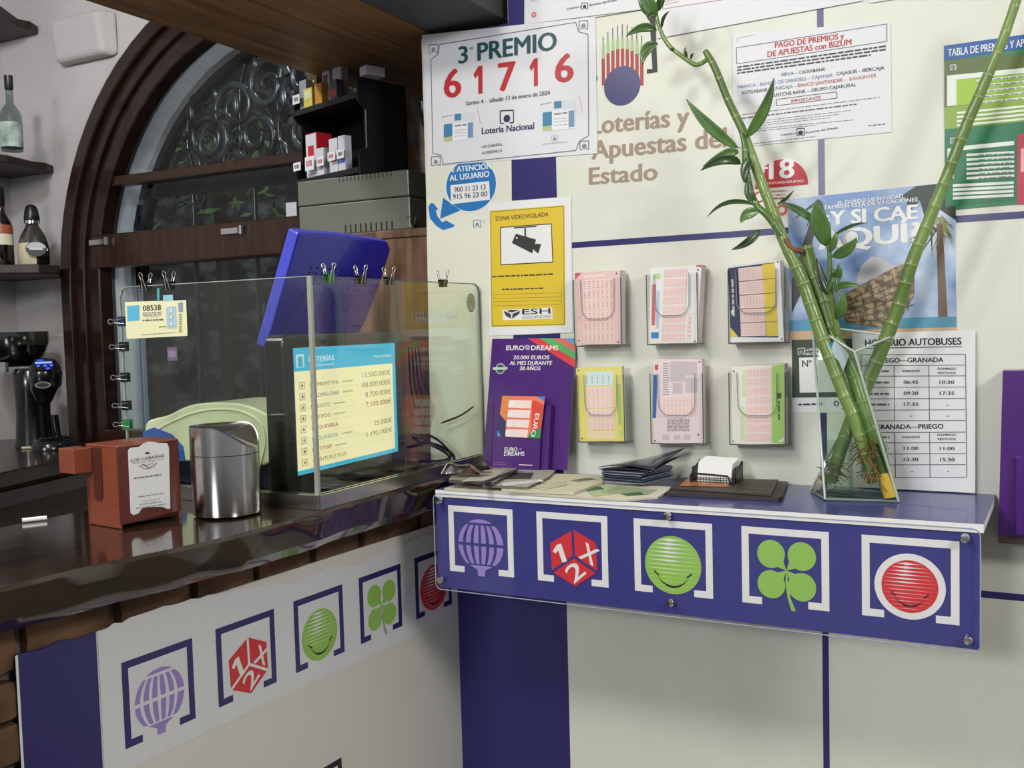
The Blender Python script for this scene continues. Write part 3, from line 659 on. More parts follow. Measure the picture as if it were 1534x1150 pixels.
tag(s.build('prize_table'), 'green and blue prize table poster at the right edge', 'poster')
# ------------------------------------------------------------------ blue shelf with five logos
SX0, SX1, SZ, SB, SD = -.4155, .5985, 1.05, .8485, .295
sh = thing('wall_shelf', 'blue wall shelf with five white bracket logos on its front', 'shelf', ((SX0+SX1)/2, -.15, SB))
m = MB(); m.prism([(SX0, -SD+.006, SZ), (SX1-.007, -SD+.006, SZ), (SX1, -.001, SZ), (SX0, -.001, SZ)], (0, 0, -.014), SHELF, PWHITE); m.build('shelf_top', sh)
MB().box((SX0, -SD+.005, SB+.002), (SX1-.012, -SD+.013, SZ-.015), SHELF).build('front_board', sh)
fp = Sheet((-.38527, -SD+.0046, 1.105-.08411), (1, 0, 0), (0, 0, 1))
for k in range(5): logo(fp, k, (k*.19891, 0), .14699, PWHITE, SHELF, 1, .914, -.045)
fp.build('logo_print', sh)
def rrect(x0, z0, x1, z1, r, y, n=5):
    out = []
    for cx, cz, a0 in ((x1-r, z1-r, 0), (x0+r, z1-r, 90), (x0+r, z0+r, 180), (x1-r, z0+r, 270)):
        for k in range(n+1):
            a = math.radians(a0+90*k/n); out.append((cx+r*math.cos(a), y, cz+r*math.sin(a)))
    return out
ac = MB(); ac.prism(rrect(SX0+.001, SB, SX1-.011, SZ-.006, .012, -SD-.004), (0, .004, 0), ACRYL)
cov = ac.build('clear_cover', sh)
rim = rrect(SX0+.001, SB, SX1-.011, SZ-.006, .012, -SD-.0042); MB().tube(rim+[rim[0]], .0010, M('#9da3b8', .2), 6, False).build('cover_rim', cov)
for px_, py_ in ((658, 749), (660.5, 868), (1000, 773), (1005, 902.5), (1446, 806), (1450, 958)):
    c = at(px_, py_, y=-SD-.006)
    b = MB(); rings = []
    for r_, y in ((.0072, 0), (.0072, -.006), (.006, -.0085), (.0045, -.0088)): rings.append([c+V((r_*math.cos(2*PI*j/20), y+.002, r_*math.sin(2*PI*j/20))) for j in range(20)])
    b.rings(rings, CHROME).build('bolt', sh, 40)

# ------------------------------------------------------------------ six slip holders on the wall
def bil(q, u, v): return tuple((q[0][k]*(1-u)+q[1][k]*u)*(1-v)+(q[3][k]*(1-u)+q[2][k]*u)*v for k in (0, 1))
HD = .048
def holder(c, label, wpx):
    """c: top left, bottom left, bottom right of the front plate in the photograph"""
    tl, bl, br = [at(p[0], p[1], y=-HD) for p in c]
    x0, x1, z0, z1 = bl.x, br.x, (bl.z+br.z)/2, tl.z
    t = thing('slip_holder', label, 'holder', ((x0+x1)/2, 0, z0), 'clear slip holders above the shelf')
    wd = x1-x0; cu = .016
    U = [(x0+cu, z1)]+[(x0+cu+.001+(wd*.2)*(1-math.cos(a)), z1-(z1-z0)*.42-(z1-z0)*.17*math.sin(a)) for a in [PI/2*k/7 for k in range(8)]]
    Um = [(x0+x1-a, b) for a, b in reversed(U)]
    pts = [(x0, z0), (x1, z0), (x1, z1)]+list(reversed(Um))[:0]+[(a, b) for a, b in reversed([(p) for p in U+Um])]+[(x0, z1)]
    MB().prism([(a, -HD, b) for a, b in pts], (0, .002, 0), ACRYL).build('front_plate', t)
    MB().tube([(a, -HD-.0004, b) for a, b in spline([V((a, b, 0)) for a, b in U+Um], 3) for a, b in [(a, b)]] if False else [(p.x, -HD-.0004, p.y) for p in spline([V((a, b, 0)) for a, b in U+Um], 3)], .0009, M('#8e8f98', .2), 5).build('cutout_rim', t, 60)
    bk = MB().box((x0, -.004, z0), (x1, -.001, z1+.012), ACRYL); bk.build('back_plate', t)
    for x in (x0, x1-.002): MB().box((x, -HD+.002, z0), (x+.002, -.004, z1), ACRYL).build('side_plate', t)
    MB().box((x0, -HD, z0-.0015), (x1, -.001, z0), ACRYL).build('bottom_plate', t)
    e = MB()
    for x in (x0, x1):
        e.tube([(x, -HD, z0), (x, -HD, z1)], .0011, EDGED, 5); e.tube([(x, -HD, z0), (x, -.002, z0)], .0011, EDGED, 5)
    e.tube([(x0, -HD, z0), (x1, -HD, z0)], .0013, EDGED, 5); e.build('edge_rim', t)
    return x0, x1, z0, z1
def slips(c, label, fn, z0, th=.03, side='#d8c9c8'):
    """a pad of slips: printed front face, thick edge"""
    s = Sheet((0, -HD+.0055, 1.2), (1, 0, 0), (0, 0, 1))
    q = [s.uv(p) for p in c]; zb = z0+.0012-1.2
    x0 = min(q[0][0], q[3][0]); q[3] = (q[3][0], max(q[3][1], zb)); q[2] = (q[2][0], max(q[2][1], zb))
    fn(s, lambda u, v: bil(c, u, v))
    t = thing('slip_pad', label, 'slips', s.o+s.U*((q[2][0]+q[3][0])/2)+s.V*zb, 'lottery slip pads in the clear holders')
    MB().prism([s.p3(p, -1) for p in q], (0, th, 0), PAPER, M(side, .6)).build('paper_block', t)
    s.b.build('printed_face', t, fix=False)
def cells(s, P, u0, u1, v0, v1, n, mat, line=PWHITE, cols=8, rowgap=.012):
    for k in range(n):
        a = v0+(v1-v0)*k/n+rowgap/2; b = v0+(v1-v0)*(k+1)/n-rowgap/2
        s.poly([P(u0, a), P(u1, a), P(u1, b), P(u0, b)], mat, 2)
        for j in range(cols):
            u = u0+(u1-u0)*(j+.5)/cols; w_ = (u1-u0)/cols*.28
            for r_ in range(5):
                va = a+(b-a)*(.12+.17*r_); s.poly([P(u-w_, va), P(u+w_, va), P(u+w_, va+(b-a)*.08), P(u-w_, va+(b-a)*.08)], line, 3)
H5 = lambda x, y: (840+x/3.594, 370+y/3.594)
def quad5(*p): return [H5(*a) for a in p]
PALE = M('#efd6d0', .55); SAL = M('#e4bab2', .55); NAV2 = M('#2a2f5c', .5); YEL2 = M('#e0c63c', .5); PGREEN = M('#b9d98c', .5); PLY = M('#e3d878', .5); MINT = M('#cfe3e0', .5); BLU3 = M('#3d6aa8', .5); DOT = M('#1b1b1e', .6)
def dots(s, P, *uv):
    for u, v in uv: s.disc(P(u, v), .0016, DOT, 4, seg=10)
h1 = holder(quad5((60, 178), (76, 534), (330, 532)), 'clear slip holder at upper left, left of the other upper two', 83)
h2 = holder(quad5((458, 150), (467, 526), (738, 521)), 'clear slip holder in the middle of the upper row', 83)
h3 = holder(quad5((880, 126), (905, 519), (1208, 516)), 'clear slip holder at upper right holding navy and yellow slips', 83)
h4 = holder(quad5((80, 688), (95, 1053), (345, 1052)), 'clear slip holder at lower left holding yellow slips', 83)
h5 = holder(quad5((473, 680), (487, 1061), (768, 1060)), 'clear slip holder in the middle of the lower row', 83)
h6 = holder(quad5((893, 676), (910, 1066), (1212, 1066)), 'clear slip holder at lower right holding green edged slips', 83)
def f1(s, P):
    s.poly([P(0, 0), P(1, 0), P(1, 1), P(0, 1)], PINK, 0); s.poly([P(0, 0), P(.15, 0), P(0, .1)], M('#c95a60', .5), 1)
    s.poly([P(.2, .04), P(.68, .03), P(.68, .08), P(.2, .09)], PALE, 2); cells(s, P, .17, .86, .1, .98, 6, PALE, M('#d99d98', .5), 7)
    s.poly([P(.03, .6), P(.12, .6), P(.12, .66), P(.03, .66)], SAL, 2); dots(s, P, (.06, .94), (.95, .97), (.93, .04))
def f2(s, P):
    s.poly([P(0, 0), P(1, 0), P(1, 1), P(0, 1)], PWHITE, 0); cells(s, P, .27, .74, .03, .98, 8, PALE, SAL, 8); s.poly([P(.05, .22), P(.12, .22), P(.12, .76), P(.05, .76)], M('#d4706c', .5), 2)
    s.poly([P(.05, .85), P(.2, .85), P(.2, .93), P(.05, .93)], SKY, 2); s.poly([P(.14, .3), P(.2, .3), P(.2, .8), P(.14, .8)], M('#b9cbd8', .5), 2)
    cells(s, P, .78, .86, .62, .97, 1, PALE, SAL, 1); s.poly([P(.07, .08), P(.2, .08), P(.2, .15), P(.07, .15)], PGREEN, 2); dots(s, P, (.94, .06), (.95, .98)); s.poly([P(.9, 0), P(1, 0), P(1, .03), P(.9, .02)], M('#c95a60', .5), 3)
def f3(s, P):
    s.poly([P(0, 0), P(1, 0), P(1, 1), P(0, 1)], PWHITE, 0); s.poly([P(.03, .03), P(.9, .02), P(.9, .95), P(.03, .93)], NAV2, 1)
    cells(s, P, .22, .68, .04, .93, 5, PALE, SAL, 8); s.poly([P(.67, .03), P(.9, .03), P(.9, .93), P(.69, .93)], YEL2, 2)
    for k in range(1, 5): s.line(P(.22, .04+.178*k), P(.9, .04+.178*k), 1, M('#8f7c40', .5), 4)
    s.poly([P(.03, .8), P(.17, .93), P(.03, .93)], YEL2, 3); s.text('EUROMILLONES', P(.145, .78), P(.145, .36), 3.5, PWHITE, 3, .02) if False else None
    s.poly([P(.06, .58), P(.12, .58), P(.12, .64), P(.06, .64)], PWHITE, 3); s.greek(P(.12, .66), P(.12, .18), 3, M('#c9c4a4', .5), 3); dots(s, P, (.04, .06), (.96, .02), (.96, .97))
def f4(s, P):
    s.poly([P(0, 0), P(1, 0), P(1, 1), P(0, 1)], PLY, 0); s.poly([P(.2, .06), P(.8, .06), P(.8, .25), P(.2, .25)], MINT, 1); cells(s, P, .2, .8, .26, .85, 4, PALE, SAL, 6); s.poly([P(.18, .86), P(.8, .86), P(.8, .97), P(.18, .97)], M('#ead8b4', .5), 1)
    for j in range(5): s.greek(P(.23+.12*j, .22), P(.23+.12*j, .1), 1.6, M('#9fb8bc', .5), 2)
    s.poly([P(.88, .24), P(.95, .24), P(.95, .78), P(.88, .78)], M('#a9c56c', .5), 2); s.poly([P(.88, .86), P(.95, .86), P(.95, .92), P(.88, .92)], PGREEN, 2); dots(s, P, (.05, .03), (.06, .96))
def f5(s, P):
    s.poly([P(0, 0), P(1, 0), P(1, 1), P(0, 1)], M('#e8d6d8', .5), 0); s.poly([P(0, .19), P(.09, .19), P(.07, .7), P(0, .7)], BLU3, 2)
    for u, v, a, b in ((.35, .03, .3, .24), (.65, .03, .25, .16), (.4, .28, .2, .13), (.66, .22, .25, .18)): s.poly([P(u, v), P(u+a, v), P(u+a, v+b), P(u, v+b)], M('#c9bcc0', .5), 1)
    for k in range(14): s.greek(P(.2, .06+.028*k), P(.33, .06+.028*k), 1.2, GREY, 2, k)
    cells(s, P, .2, .9, .45, .68, 2, PALE, SAL, 9); s.poly([P(.03, .07), P(.1, .07), P(.1, .13), P(.03, .13)], M('#c9544d', .5), 2)
    for k in range(9): s.greek(P(.3, .72+.017*k), P(.74, .72+.017*k), 1.3, M('#9d9196', .5), 2, k)
    for u in (.2, .42, .62): s.poly([P(u, .9), P(u+.14, .9), P(u+.14, .96), P(u, .96)], M('#cdbfc4', .5), 1)
    dots(s, P, (.95, .03), (.06, .97), (.92, .9))
def f6(s, P):
    s.poly([P(0, 0), P(1, 0), P(1, 1), P(0, 1)], M('#e6e6da', .5), 0); s.poly([P(.76, .02), P(1, 0), P(1, 1), P(.76, .98)], M('#a5cf6a', .5), 1); cells(s, P, .28, .76, .04, .97, 8, PALE, SAL, 8)
    s.poly([P(.2, .05), P(.27, .05), P(.27, .4), P(.2, .4)], M('#cfe0b0', .5), 1); s.poly([P(.18, .52), P(.26, .52), P(.26, .95), P(.18, .95)], M('#cfe0b0', .5), 1)
    s.poly([P(.86, .36), P(.94, .36), P(.94, .43), P(.86, .43)], M('#3c5a3a', .5), 2); s.greek(P(.91, .7), P(.91, .46), 2.4, M('#3c5a3a', .5), 2); s.poly([P(.86, .97), P(1, .91), P(.97, .97)], PWHITE, 3); dots(s, P, (.04, .06), (.05, .96))
slips(quad5((76, 140), (318, 124), (322, 522), (84, 526)), 'pink betting slips with pink grids in the upper left holder', f1, h1[2])
slips(quad5((482, 112), (758, 96), (735, 515), (474, 520)), 'white slips with a red side bar in the upper middle holder', f2, h2[2])
slips(quad5((892, 102), (1180, 70), (1202, 508), (908, 513)), 'navy and yellow slips in the upper right holder', f3, h3[2])
slips(quad5((83, 652), (330, 640), (342, 1044), (102, 1046)), 'yellow bordered slips in the lower left holder', f4, h4[2], .012)
slips(quad5((500, 601), (760, 604), (764, 1054), (492, 1056)), 'pale pink text filled slips in the lower middle holder', f5, h5[2], .02)
slips(quad5((922, 642), (1205, 628), (1206, 1060), (914, 1062)), 'green edged slips in the lower right holder', f6, h6[2])

# ------------------------------------------------------------------ purple display stand
VIO = M('#4a1a72', .3, name='display_violet', coat=.4); VIOD = M('#3a1560', .35)
B0 = at(723, 699, z=1.066); B1 = at(846, 706, z=1.066); T0 = at(738, 507, y=-.006); T1 = at(861, 507, y=-.006)
yb = -.052
o = V((at(722, 700, y=yb).x, yb, 1.0645)); top = V((T0.x, -.004, T0.z)); upv = V((0, top.y-o.y, top.z-o.z)).normalized()
s = Sheet(o, (1, 0, 0), upv)
q = lambda x, y: (700+x/4.79, 480+y/4.79)
st = thing('display_stand', 'violet cardboard display with slip pocket leaning on wall above newspapers', 'display', o)
bb = [s.uv(q(180, 131)), s.uv(q(762, 127)), s.uv(q(776, 200)), s.uv(q(712, 1094)), (s.uv(q(160, 1040))[0], .0), (s.uv(q(112, 1040))[0], .012)]
bb[3] = (bb[3][0], .0)
s.base(bb, VIO, .006); s.polyuv([(a, b) for a, b in bb], VIO, 0)
s.poly([q(432, 128), q(518, 127), q(776, 280), q(770, 338)], LRED, 1); s.poly([q(518, 127), q(610, 127), q(776, 228), q(776, 282)], M('#4fae58', .4), 1); s.poly([q(610, 127), q(692, 127), q(776, 178), q(776, 228)], M('#dc6a5e', .4), 1); s.poly([q(692, 127), q(762, 127), q(773, 178)], M('#5b9fd4', .4), 1)
s.text('EURO', q(280, 212), q(410, 212), 6.8, PWHITE, 3, .045); s.text('DREAMS', q(458, 212), q(655, 212), 6.8, PWHITE, 3, .045)
for k, a in enumerate((35, 60, 90, 120, 145)):
    cx, cy = 432+17*math.cos(math.radians(a)), 196-17*math.sin(math.radians(a)); s.disc(q(cx, cy), .0017, M('#c9b6d8', .4), 3, seg=10)
s.poly([q(415, 193), q(450, 190), q(445, 212), q(425, 212)], M('#b9a2cc', .4), 3)
s.text('20.000 EUROS', q(330, 278), q(590, 278), 5.6, PWHITE, 3, .035, .12); s.text('AL MES DURANTE', q(304, 318), q(610, 318), 5.6, PWHITE, 3, .035, .12); s.text('30 AÑOS', q(376, 356), q(527, 356), 5.6, PWHITE, 3, .035, .12)
s.ringuv(s.uv(q(238, 345)), .0095, .0125, M('#a9b0b8', .4), 2); s.disc(q(238, 345), .0095, M('#2e4a3c', .4), 2, seg=28); s.poly([q(184, 336), q(290, 334), q(290, 352), q(184, 354)], M('#c2d2c2', .4), 3)
s.build('back_board', st)
# pocket: a shallow tray in front of the board
pk = Sheet(o-V((0, .028, 0)), (1, 0, 0), upv)
f0 = [pk.uv(q(190, 600)), pk.uv(q(528, 605)), pk.uv(q(512, 1058)), pk.uv(q(172, 1040))]
z0 = .002; f0[2] = (f0[2][0], z0); f0[3] = (f0[3][0], z0)
MB().prism([pk.p3(p, 0) for p in f0], -pk.N*.003, VIO).build('pocket_front', st)
for a, b in ((f0[0], f0[3]), (f0[1], f0[2])):
    MB().prism([pk.p3(a, 0), pk.p3(b, 0), pk.p3((b[0]+.002, b[1]), 0), pk.p3((a[0]+.002, a[1]), 0)], -pk.N*.0262, VIOD).build('pocket_side', st)
x0, x1 = f0[1][0]+.004, f0[1][0]+.02
sd = MB(); y1 = pk.uv(q(620, 600))[1]
sd.prism([pk.p3((f0[1][0]+.003, z0), -40), pk.p3((x1, z0), -40), pk.p3((x1, y1), -40), pk.p3((f0[1][0]+.003, f0[1][1]), -40)], -pk.N*.016, VIO); sd.build('side_fold', st)
pp = Sheet(pk.o+pk.N*.0002, (1, 0, 0), upv)
pp.text('EURO', q(268, 938), q(360, 938), 6, PWHITE, 2, .03); pp.text('DREAMS', q(265, 970), q(411, 970), 6, PWHITE, 2, .03); pp.disc(q(383, 922), .003, M('#8a68a8', .4), 2, seg=14)
pp.line(q(372, 1034), q(470, 1038), 1.2, PWHITE, 2); pp.line(q(190, 1016), q(285, 1022), .7, M('#8a68a8', .4), 2); pp.line(q(190, 1030), q(290, 1036), .7, M('#8a68a8', .4), 2)
pp.build('pocket_print', st)
tk = Sheet(pk.o+pk.N*.0016, (1, 0, 0), upv)
L4 = [q(252, 540), q(556, 545), q(520, 846), q(214, 830)]; P = lambda u, v: bil(L4, u, v)
tk.basepx(L4, PAPER, .0012)
tk.poly([P(0, 0), P(1, 0), P(1, 1), P(0, 1)], M('#e8785c', .4), 1); tk.poly([P(.02, 0), P(.16, 0), P(.14, .55), P(.02, .5)], M('#e08a40', .4), 2); tk.poly([P(0, .45), P(.16, .62), P(.2, 1), P(0, 1)], NAV2, 2); tk.poly([P(0, .85), P(.1, 1), P(0, 1)], M('#4f95d0', .4), 3)
tk.poly([P(.82, 0), P(1, 0), P(1, .12)], M('#4f80c8', .4), 2); tk.poly([P(.72, .1), P(.8, .1), P(1, .2), P(1, .75), P(.78, .9)], M('#d8402e', .4), 2); tk.poly([P(.74, .9), P(1, .75), P(1, 1), P(.72, 1)], M('#2f8a4a', .4), 3)
for k in range(4): tk.poly([P(.17+.012*k, .1+.235*k), P(.71, .1+.235*k), P(.71, .29+.235*k), P(.17+.012*k, .29+.235*k)], PALE, 3); cells(tk, P, .36, .7, .1+.235*k, .3+.235*k, 1, SAL, PWHITE, 8); 
for k in range(4): tk.poly([P(.19, .13+.235*k), P(.31, .13+.235*k), P(.31, .27+.235*k), P(.19, .27+.235*k)], PWHITE, 4)
a, b = V(tk.uv(P(.79, .96))), V(tk.uv(P(.84, .40))); tk.textuv('EURO', b, a, .010, PWHITE, 5, .04)
tag(tk.build('betting_slip'), 'orange and red betting slip pad in the violet display pocket', 'slips')

# violet display hung at the right edge
pb = thing('display_stand', 'violet display box on the wall cut off by the right edge', 'display', (.66, -.03, .975))
MB().hexa([(.604, -.05, .985), (.76, -.05, .985), (.76, -.002, .985), (.612, -.002, .985)], [(.611, -.05, 1.277), (.76, -.05, 1.277), (.76, -.002, 1.277), (.611, -.002, 1.277)], VIO).build('case', pb, bevel=.001)
MB().box((.604, -.05, .972), (.76, -.002, .985), M('#4a3d3a', .6)).build('shade_strip', pb)  # strip coloured as the band of shade along the box's bottom
MB().box((.630, -.062, .99), (.76, -.0505, 1.13), VIO).build('pocket', pb, bevel=.003)

# ------------------------------------------------------------------ papers and small things lying on the shelf
Z = SZ+.0006
def paper(name, label, cat, pts, z, th, mat, fn=None, group=None, curl=0., edge=None):
    """flat stack on the shelf, outline from the photograph at its own height"""
    P3 = [at(p[0], p[1], z=z+th) for p in pts]
    P3 = [V((max(min(p.x, SX1-.005), SX0+.003), max(min(p.y, -.006), -SD+.004) if cat != 'newspaper_' else p.y, z)) for p in P3]
    b = MB(); b.prism(P3, (0, 0, th), mat, edge or mat)
    t = thing(name, label, cat, (sum(p.x for p in P3)/len(P3), sum(p.y for p in P3)/len(P3), z), group)
    b.build('sheets', t)
    if fn:
        s = Sheet((0, 0, z+th), (1, 0, 0), (0, 1, 0), .0003, .0002); fn(s); s.build('printing', t)
    return t
NEWS = M('#d9d6c4', .7); NEWSE = M('#c4bfa8', .8)
def n1(s):
    s.poly([(880, 737), (905, 727), (960, 735), (890, 744)], M('#b8c49a', .6), 1); s.poly([(925, 728), (985, 734), (970, 741), (900, 738)], M('#9fb08a', .6), 2); s.poly([(930, 740), (960, 737), (965, 741), (940, 743)], M('#3f6a48', .6), 3); s.poly([(875, 732), (900, 729), (905, 733), (880, 736)], M('#4c6a50', .6), 3)
    s.greek((760, 738), (860, 742), 3, GREY, 2)
paper('newspaper', 'open newspaper with greenish pictures spread under the others on the shelf', 'newspaper', [(655, 734), (720, 715), (1010, 729), (985, 744), (936, 748), (880, 746), (760, 739)], Z, .004, NEWS, n1, 'newspapers on the shelf', edge=NEWSE)
def n2(s):
    for k in range(3): s.greek((778, 729+k*2.5), (850, 722+k*3), 1.6, LN, 2, k)
    s.text('LOTERÍA', (866, 722), (895, 718), 4, LN, 2, .02); s.poly([(800, 728), (830, 722), (850, 726), (815, 734)], M('#cfcfb4', .6), 1)
paper('newspaper', 'cream newspaper right of the violet display with large print', 'newspaper', [(745, 734), (830, 709), (905, 711), (903, 722), (860, 737), (800, 739)], Z+.0046, .005, M('#d4d0b4', .7), n2, 'newspapers on the shelf', edge=NEWSE)
def n3(s):
    s.poly([(742, 718), (760, 708), (800, 708), (795, 717)], M('#3b3730', .6), 1); s.poly([(750, 724), (810, 718), (815, 721), (755, 728)], PWHITE, 1); s.greek((752, 726), (805, 720), 1.6, INK, 2)
paper('newspaper', 'folded newspaper with dark photograph in front of the violet display', 'newspaper', [(720, 727), (755, 702), (832, 704), (822, 714), (790, 729)], Z+.0102, .005, M('#aaa79c', .7), n3, 'newspapers on the shelf', edge=M('#6b6860', .8))
def n4(s):
    s.poly([(690, 722), (720, 706), (760, 702), (735, 719)], M('#b4b0a2', .6), 1); s.poly([(712, 726), (775, 702), (782, 702), (722, 727)], INK, 2)
paper('newspaper', 'grey newspaper at the left end of the shelf under the plastic wrapper', 'newspaper', [(652, 724), (676, 712), (752, 700), (775, 701), (728, 726), (700, 729)], Z+.0158, .006, M('#8d8a7e', .7), n4, 'newspapers on the shelf', edge=M('#4c4a44', .8))
# curled plastic wrapper
c0 = at(690, 712, z=1.075); wz = Z+.0225
wr = thing('plastic_wrapper', 'crumpled glossy plastic wrapper on the grey newspaper at the left end', 'wrapper', (c0.x, c0.y, wz))
b = MB()
def wf(u, v):
    p = at(664+52*u, 723-30*u*(.35+.65*v)+4*(v-.5), z=wz+.004)
    return V((c0.x-.034+.075*u+.012*v, max(c0.y-.02+.045*v+.02*u, -SD+.02), wz+.0008+.026*math.sin(PI*(.08+.84*v))*(.45+.55*math.sin(PI*min(1, u+.25)))+.004*math.sin(9*u+4*v)*math.sin(PI*v)))
b.grid(wf, 16, 10, glass('wrapper_film', '#c9c2bb', 3.0, .12, 1.5, .15)); b.build('film', wr, 60, fix=False)
b = MB(); b.grid(lambda u, v: wf(.12+.42*u, .1+.8*v)-V((0, 0, .002)), 8, 8, noisy('wrapper_print', '#1b1a20', '#c9c9c9', 60, .25, lo=.52, hi=.6)); b.build('dark_print', wr, 60, fix=False)
b = MB(); b.grid(lambda u, v: wf(.56+.42*u, .1+.8*v)-V((0, 0, .002)), 8, 8, noisy('wrapper_red', '#5a2a26', '#8d4a40', 70, .4)); b.build('brown_end', wr, 60, fix=False)
pth = [wf(0, k/8) for k in range(9)]; MB().tube(pth, .0012, M('#c9bfa8', .2), 6).build('rim', wr, 60)
# dark blue leaflet stack
lf = thing('leaflet_stack', 'stack of dark blue glossy leaflets between newspapers and card holder', 'leaflets', (-.06, -.12, Z))
DKL = M('#23273c', .25, coat=.5); zz = Z+.0110
base = [(-.165, -.115), (-.085, -.175), (.0, -.135), (.012, -.06), (-.1, -.06)]
c1 = [at(p[0], p[1], z=1.08) for p in ((907, 724), (985, 727), (1032, 690), (945, 690))]
for k in range(14):
    r = random.Random(k); dx, dy = r.uniform(-.004, .004), r.uniform(-.004, .004); a = .02*r.uniform(-1, 1)
    P3 = [(-.108, -.150), (-.018, -.162), (.006, -.05), (-.088, -.042)]
    m = MB(); m.prism([V((x+dx-a*y, y+dy+a*x, zz+k*.0017)) for x, y in P3], (0, 0, .0013), M('#3b4158', .35) if k % 3 else M('#8d93a2', .4)); m.build('leaflet', lf)
m = MB(); z1 = zz+14*.0017+.0005
m.grid(lambda u, v: V((-.115+.115*u+.03*v, -.152+.11*v, z1+.004+.030*u*u*v+.006*math.sin(PI*u))), 10, 8, DKL); m.build('bent_leaflet', lf, 60, solid=.0012)
m = MB(); m.grid(lambda u, v: V((-.112+.110*u+.025*v, -.156+.11*v, z1+.0005+.018*u*u*v+.003*math.sin(PI*u))), 10, 8, M('#15182a', .25, coat=.5)); m.build('bent_leaflet', lf, 60, solid=.0012)
# wire card holder with cards
ch = thing('card_holder', 'black wire mesh card holder behind the brown folder', 'holder', (.09, -.07, Z))
c = at(1035, 712, z=1.056); X0_, X1_ = .062, .148; Y0, Y1 = -.105, -.045
W_ = lambda p, r=.0016: MB().tube(p, r, BLACK, 6)
zb = Z+.002
W_([(X0_, Y0, zb+.022), (X0_+.008, Y0-.001, zb+.027), (X1_-.012, Y0-.001, zb+.024), (X1_-.003, Y0, zb+.004), (X1_, Y0, zb)], .002).build('front_rail', ch)
W_([(X0_, Y0, zb), (X1_, Y0, zb), (X1_, Y1, zb), (X0_, Y1, zb), (X0_, Y0, zb)], .0018).build('base_frame', ch)
W_([(X0_, Y0, zb), (X0_, Y0, zb+.022), (X0_, Y1, zb+.045), (X0_, Y1, zb)], .0018).build('side_frame', ch); W_([(X1_, Y0, zb), (X1_, Y0+.002, zb+.02), (X1_, Y1, zb+.045), (X1_, Y1, zb)], .0018).build('side_frame', ch)
MB().box((X1_-.001, Y0+.012, zb), (X1_+.001, Y1, zb+.040), BLACK).build('side_plate', ch); MB().box((X0_-.001, Y0+.012, zb), (X0_+.001, Y1, zb+.038), BLACK).build('side_plate', ch)
mm = MB()
for k in range(15): x = X0_+(X1_-X0_)*(k+.5)/15; mm.tube([(x, Y0, zb), (x, Y0, zb+.022)], .0006, BLACK, 4)
for k in range(5): mm.tube([(X0_, Y0, zb+.004*k+.003), (X1_, Y0, zb+.004*k+.003)], .0006, BLACK, 4)
mm.build('mesh_front', ch)
cards = thing('business_cards', 'white business cards standing in the black wire holder', 'cards', (.1, -.08, zb))
for k in range(9):
    y = -.096+.0042*k; x0, x1 = .071+.0006*k, .139+.0004*k
    m = MB(); m.hexa([(x0, y, zb+.0022), (x1, y, zb+.0022), (x1, y+.0012, zb+.0022), (x0, y+.0012, zb+.0022)], [(x0+.001, y+.012, zb+.048+.0008*k), (x1+.001, y+.012, zb+.046+.0008*k), (x1+.001, y+.0132, zb+.046+.0008*k), (x0+.001, y+.0132, zb+.048+.0008*k)], PWHITE); m.build('card', cards)
# brown folder and orange leaflet
def n5(s):
    s.box((1110, 721), (1160, 726), (1150, 738), (1098, 733), .8, M('#7a756c', .5), 1); s.text('GRACIAS', (1128, 733), (1150, 735), 3.4, M('#a8a49a', .5), 2, .02) if False else s.greek((1122, 731), (1152, 733.5), 2.4, M('#a8a49a', .5), 2)
    s.greek((1115, 736), (1145, 738), 1.4, M('#8f8b82', .5), 2)
paper('menu_folder', 'flat dark brown folder lying in front of the card holder', 'folder', [(998, 737), (1022, 716), (1180, 721), (1172, 743), (1166, 745)], Z, .007, M('#2d261f', .5), None)
paper('menu_sheet', 'brown printed sheet on top of the dark folder', 'paper', [(1003, 731), (1024, 715), (1166, 718), (1155, 741)], Z+.0078, .0022, M('#3f352b', .5), n5)
paper('orange_leaflet', 'orange leaflet lying on the left of the brown folder', 'leaflet', [(1018, 727), (1032, 714), (1088, 717), (1092, 728)], Z+.0108, .001, noisy('leaflet_orange', '#8d4a2c', '#c9855c', 40, .35))
# ------------------------------------------------------------------ the bar counter
PHI = .0543; CX0 = -.55189
CU = V((math.sin(PHI), math.cos(PHI), 0)); CN = V((math.cos(PHI), -math.sin(PHI), 0))
CP = lambda t, z, d=0.: V((CX0, 0, z))-CU*t+CN*d          # t: distance from the wall towards the room
bar = thing('bar_counter', 'brick bar counter with varnished dark slab and white logo strip', 'counter', CP(.9, 0, -.2))
CT = 1.06
SLAB = noisy('varnished_slab', '#120c08', '#3a281c', 3.5, .12, .05, (5, 1, 1), 8, coat=.6, lo=.3, hi=.75)
edge = [(-2.6, .11), (-2.0, .10), (-1.6, .115), (-1.35, .10), (-1.16, .108), (-1.04, .112), (-.92, .132), (-.80, .143), (-.7, .139), (-.55, .128), (-.42, .124), (-.27, .124), (-.12, .122), (-.012, .115)]
es = [(p.x, p.y) for p in spline([V((a, b, 0)) for a, b in edge], 6)]
rg = []
for i, (ty, d) in enumerate(es):
    t = -ty; wv = .004*math.sin(17*ty)+.003*math.sin(41*ty+1); ins = .016+.01*math.sin(7*ty+2)
    top = CP(t, CT, d-.004); a1 = CP(t, CT-.006, d); a2 = CP(t, CT-.022, d-.002+wv); a3 = CP(t, CT-.05, d-ins*.7+wv); a4 = CP(t, CT-.072, d-.03-ins*.6+wv); 
    wd_ = -.285-.16*min(1, max(0, (.74-t)/.1))
    bk = CP(t, CT-.072, wd_); bt = CP(t, CT, wd_)
    rg.append([top, a1, a2, a3, a4, bk, bt])
MB().rings(rg, SLAB).build('counter_top', bar, 30)
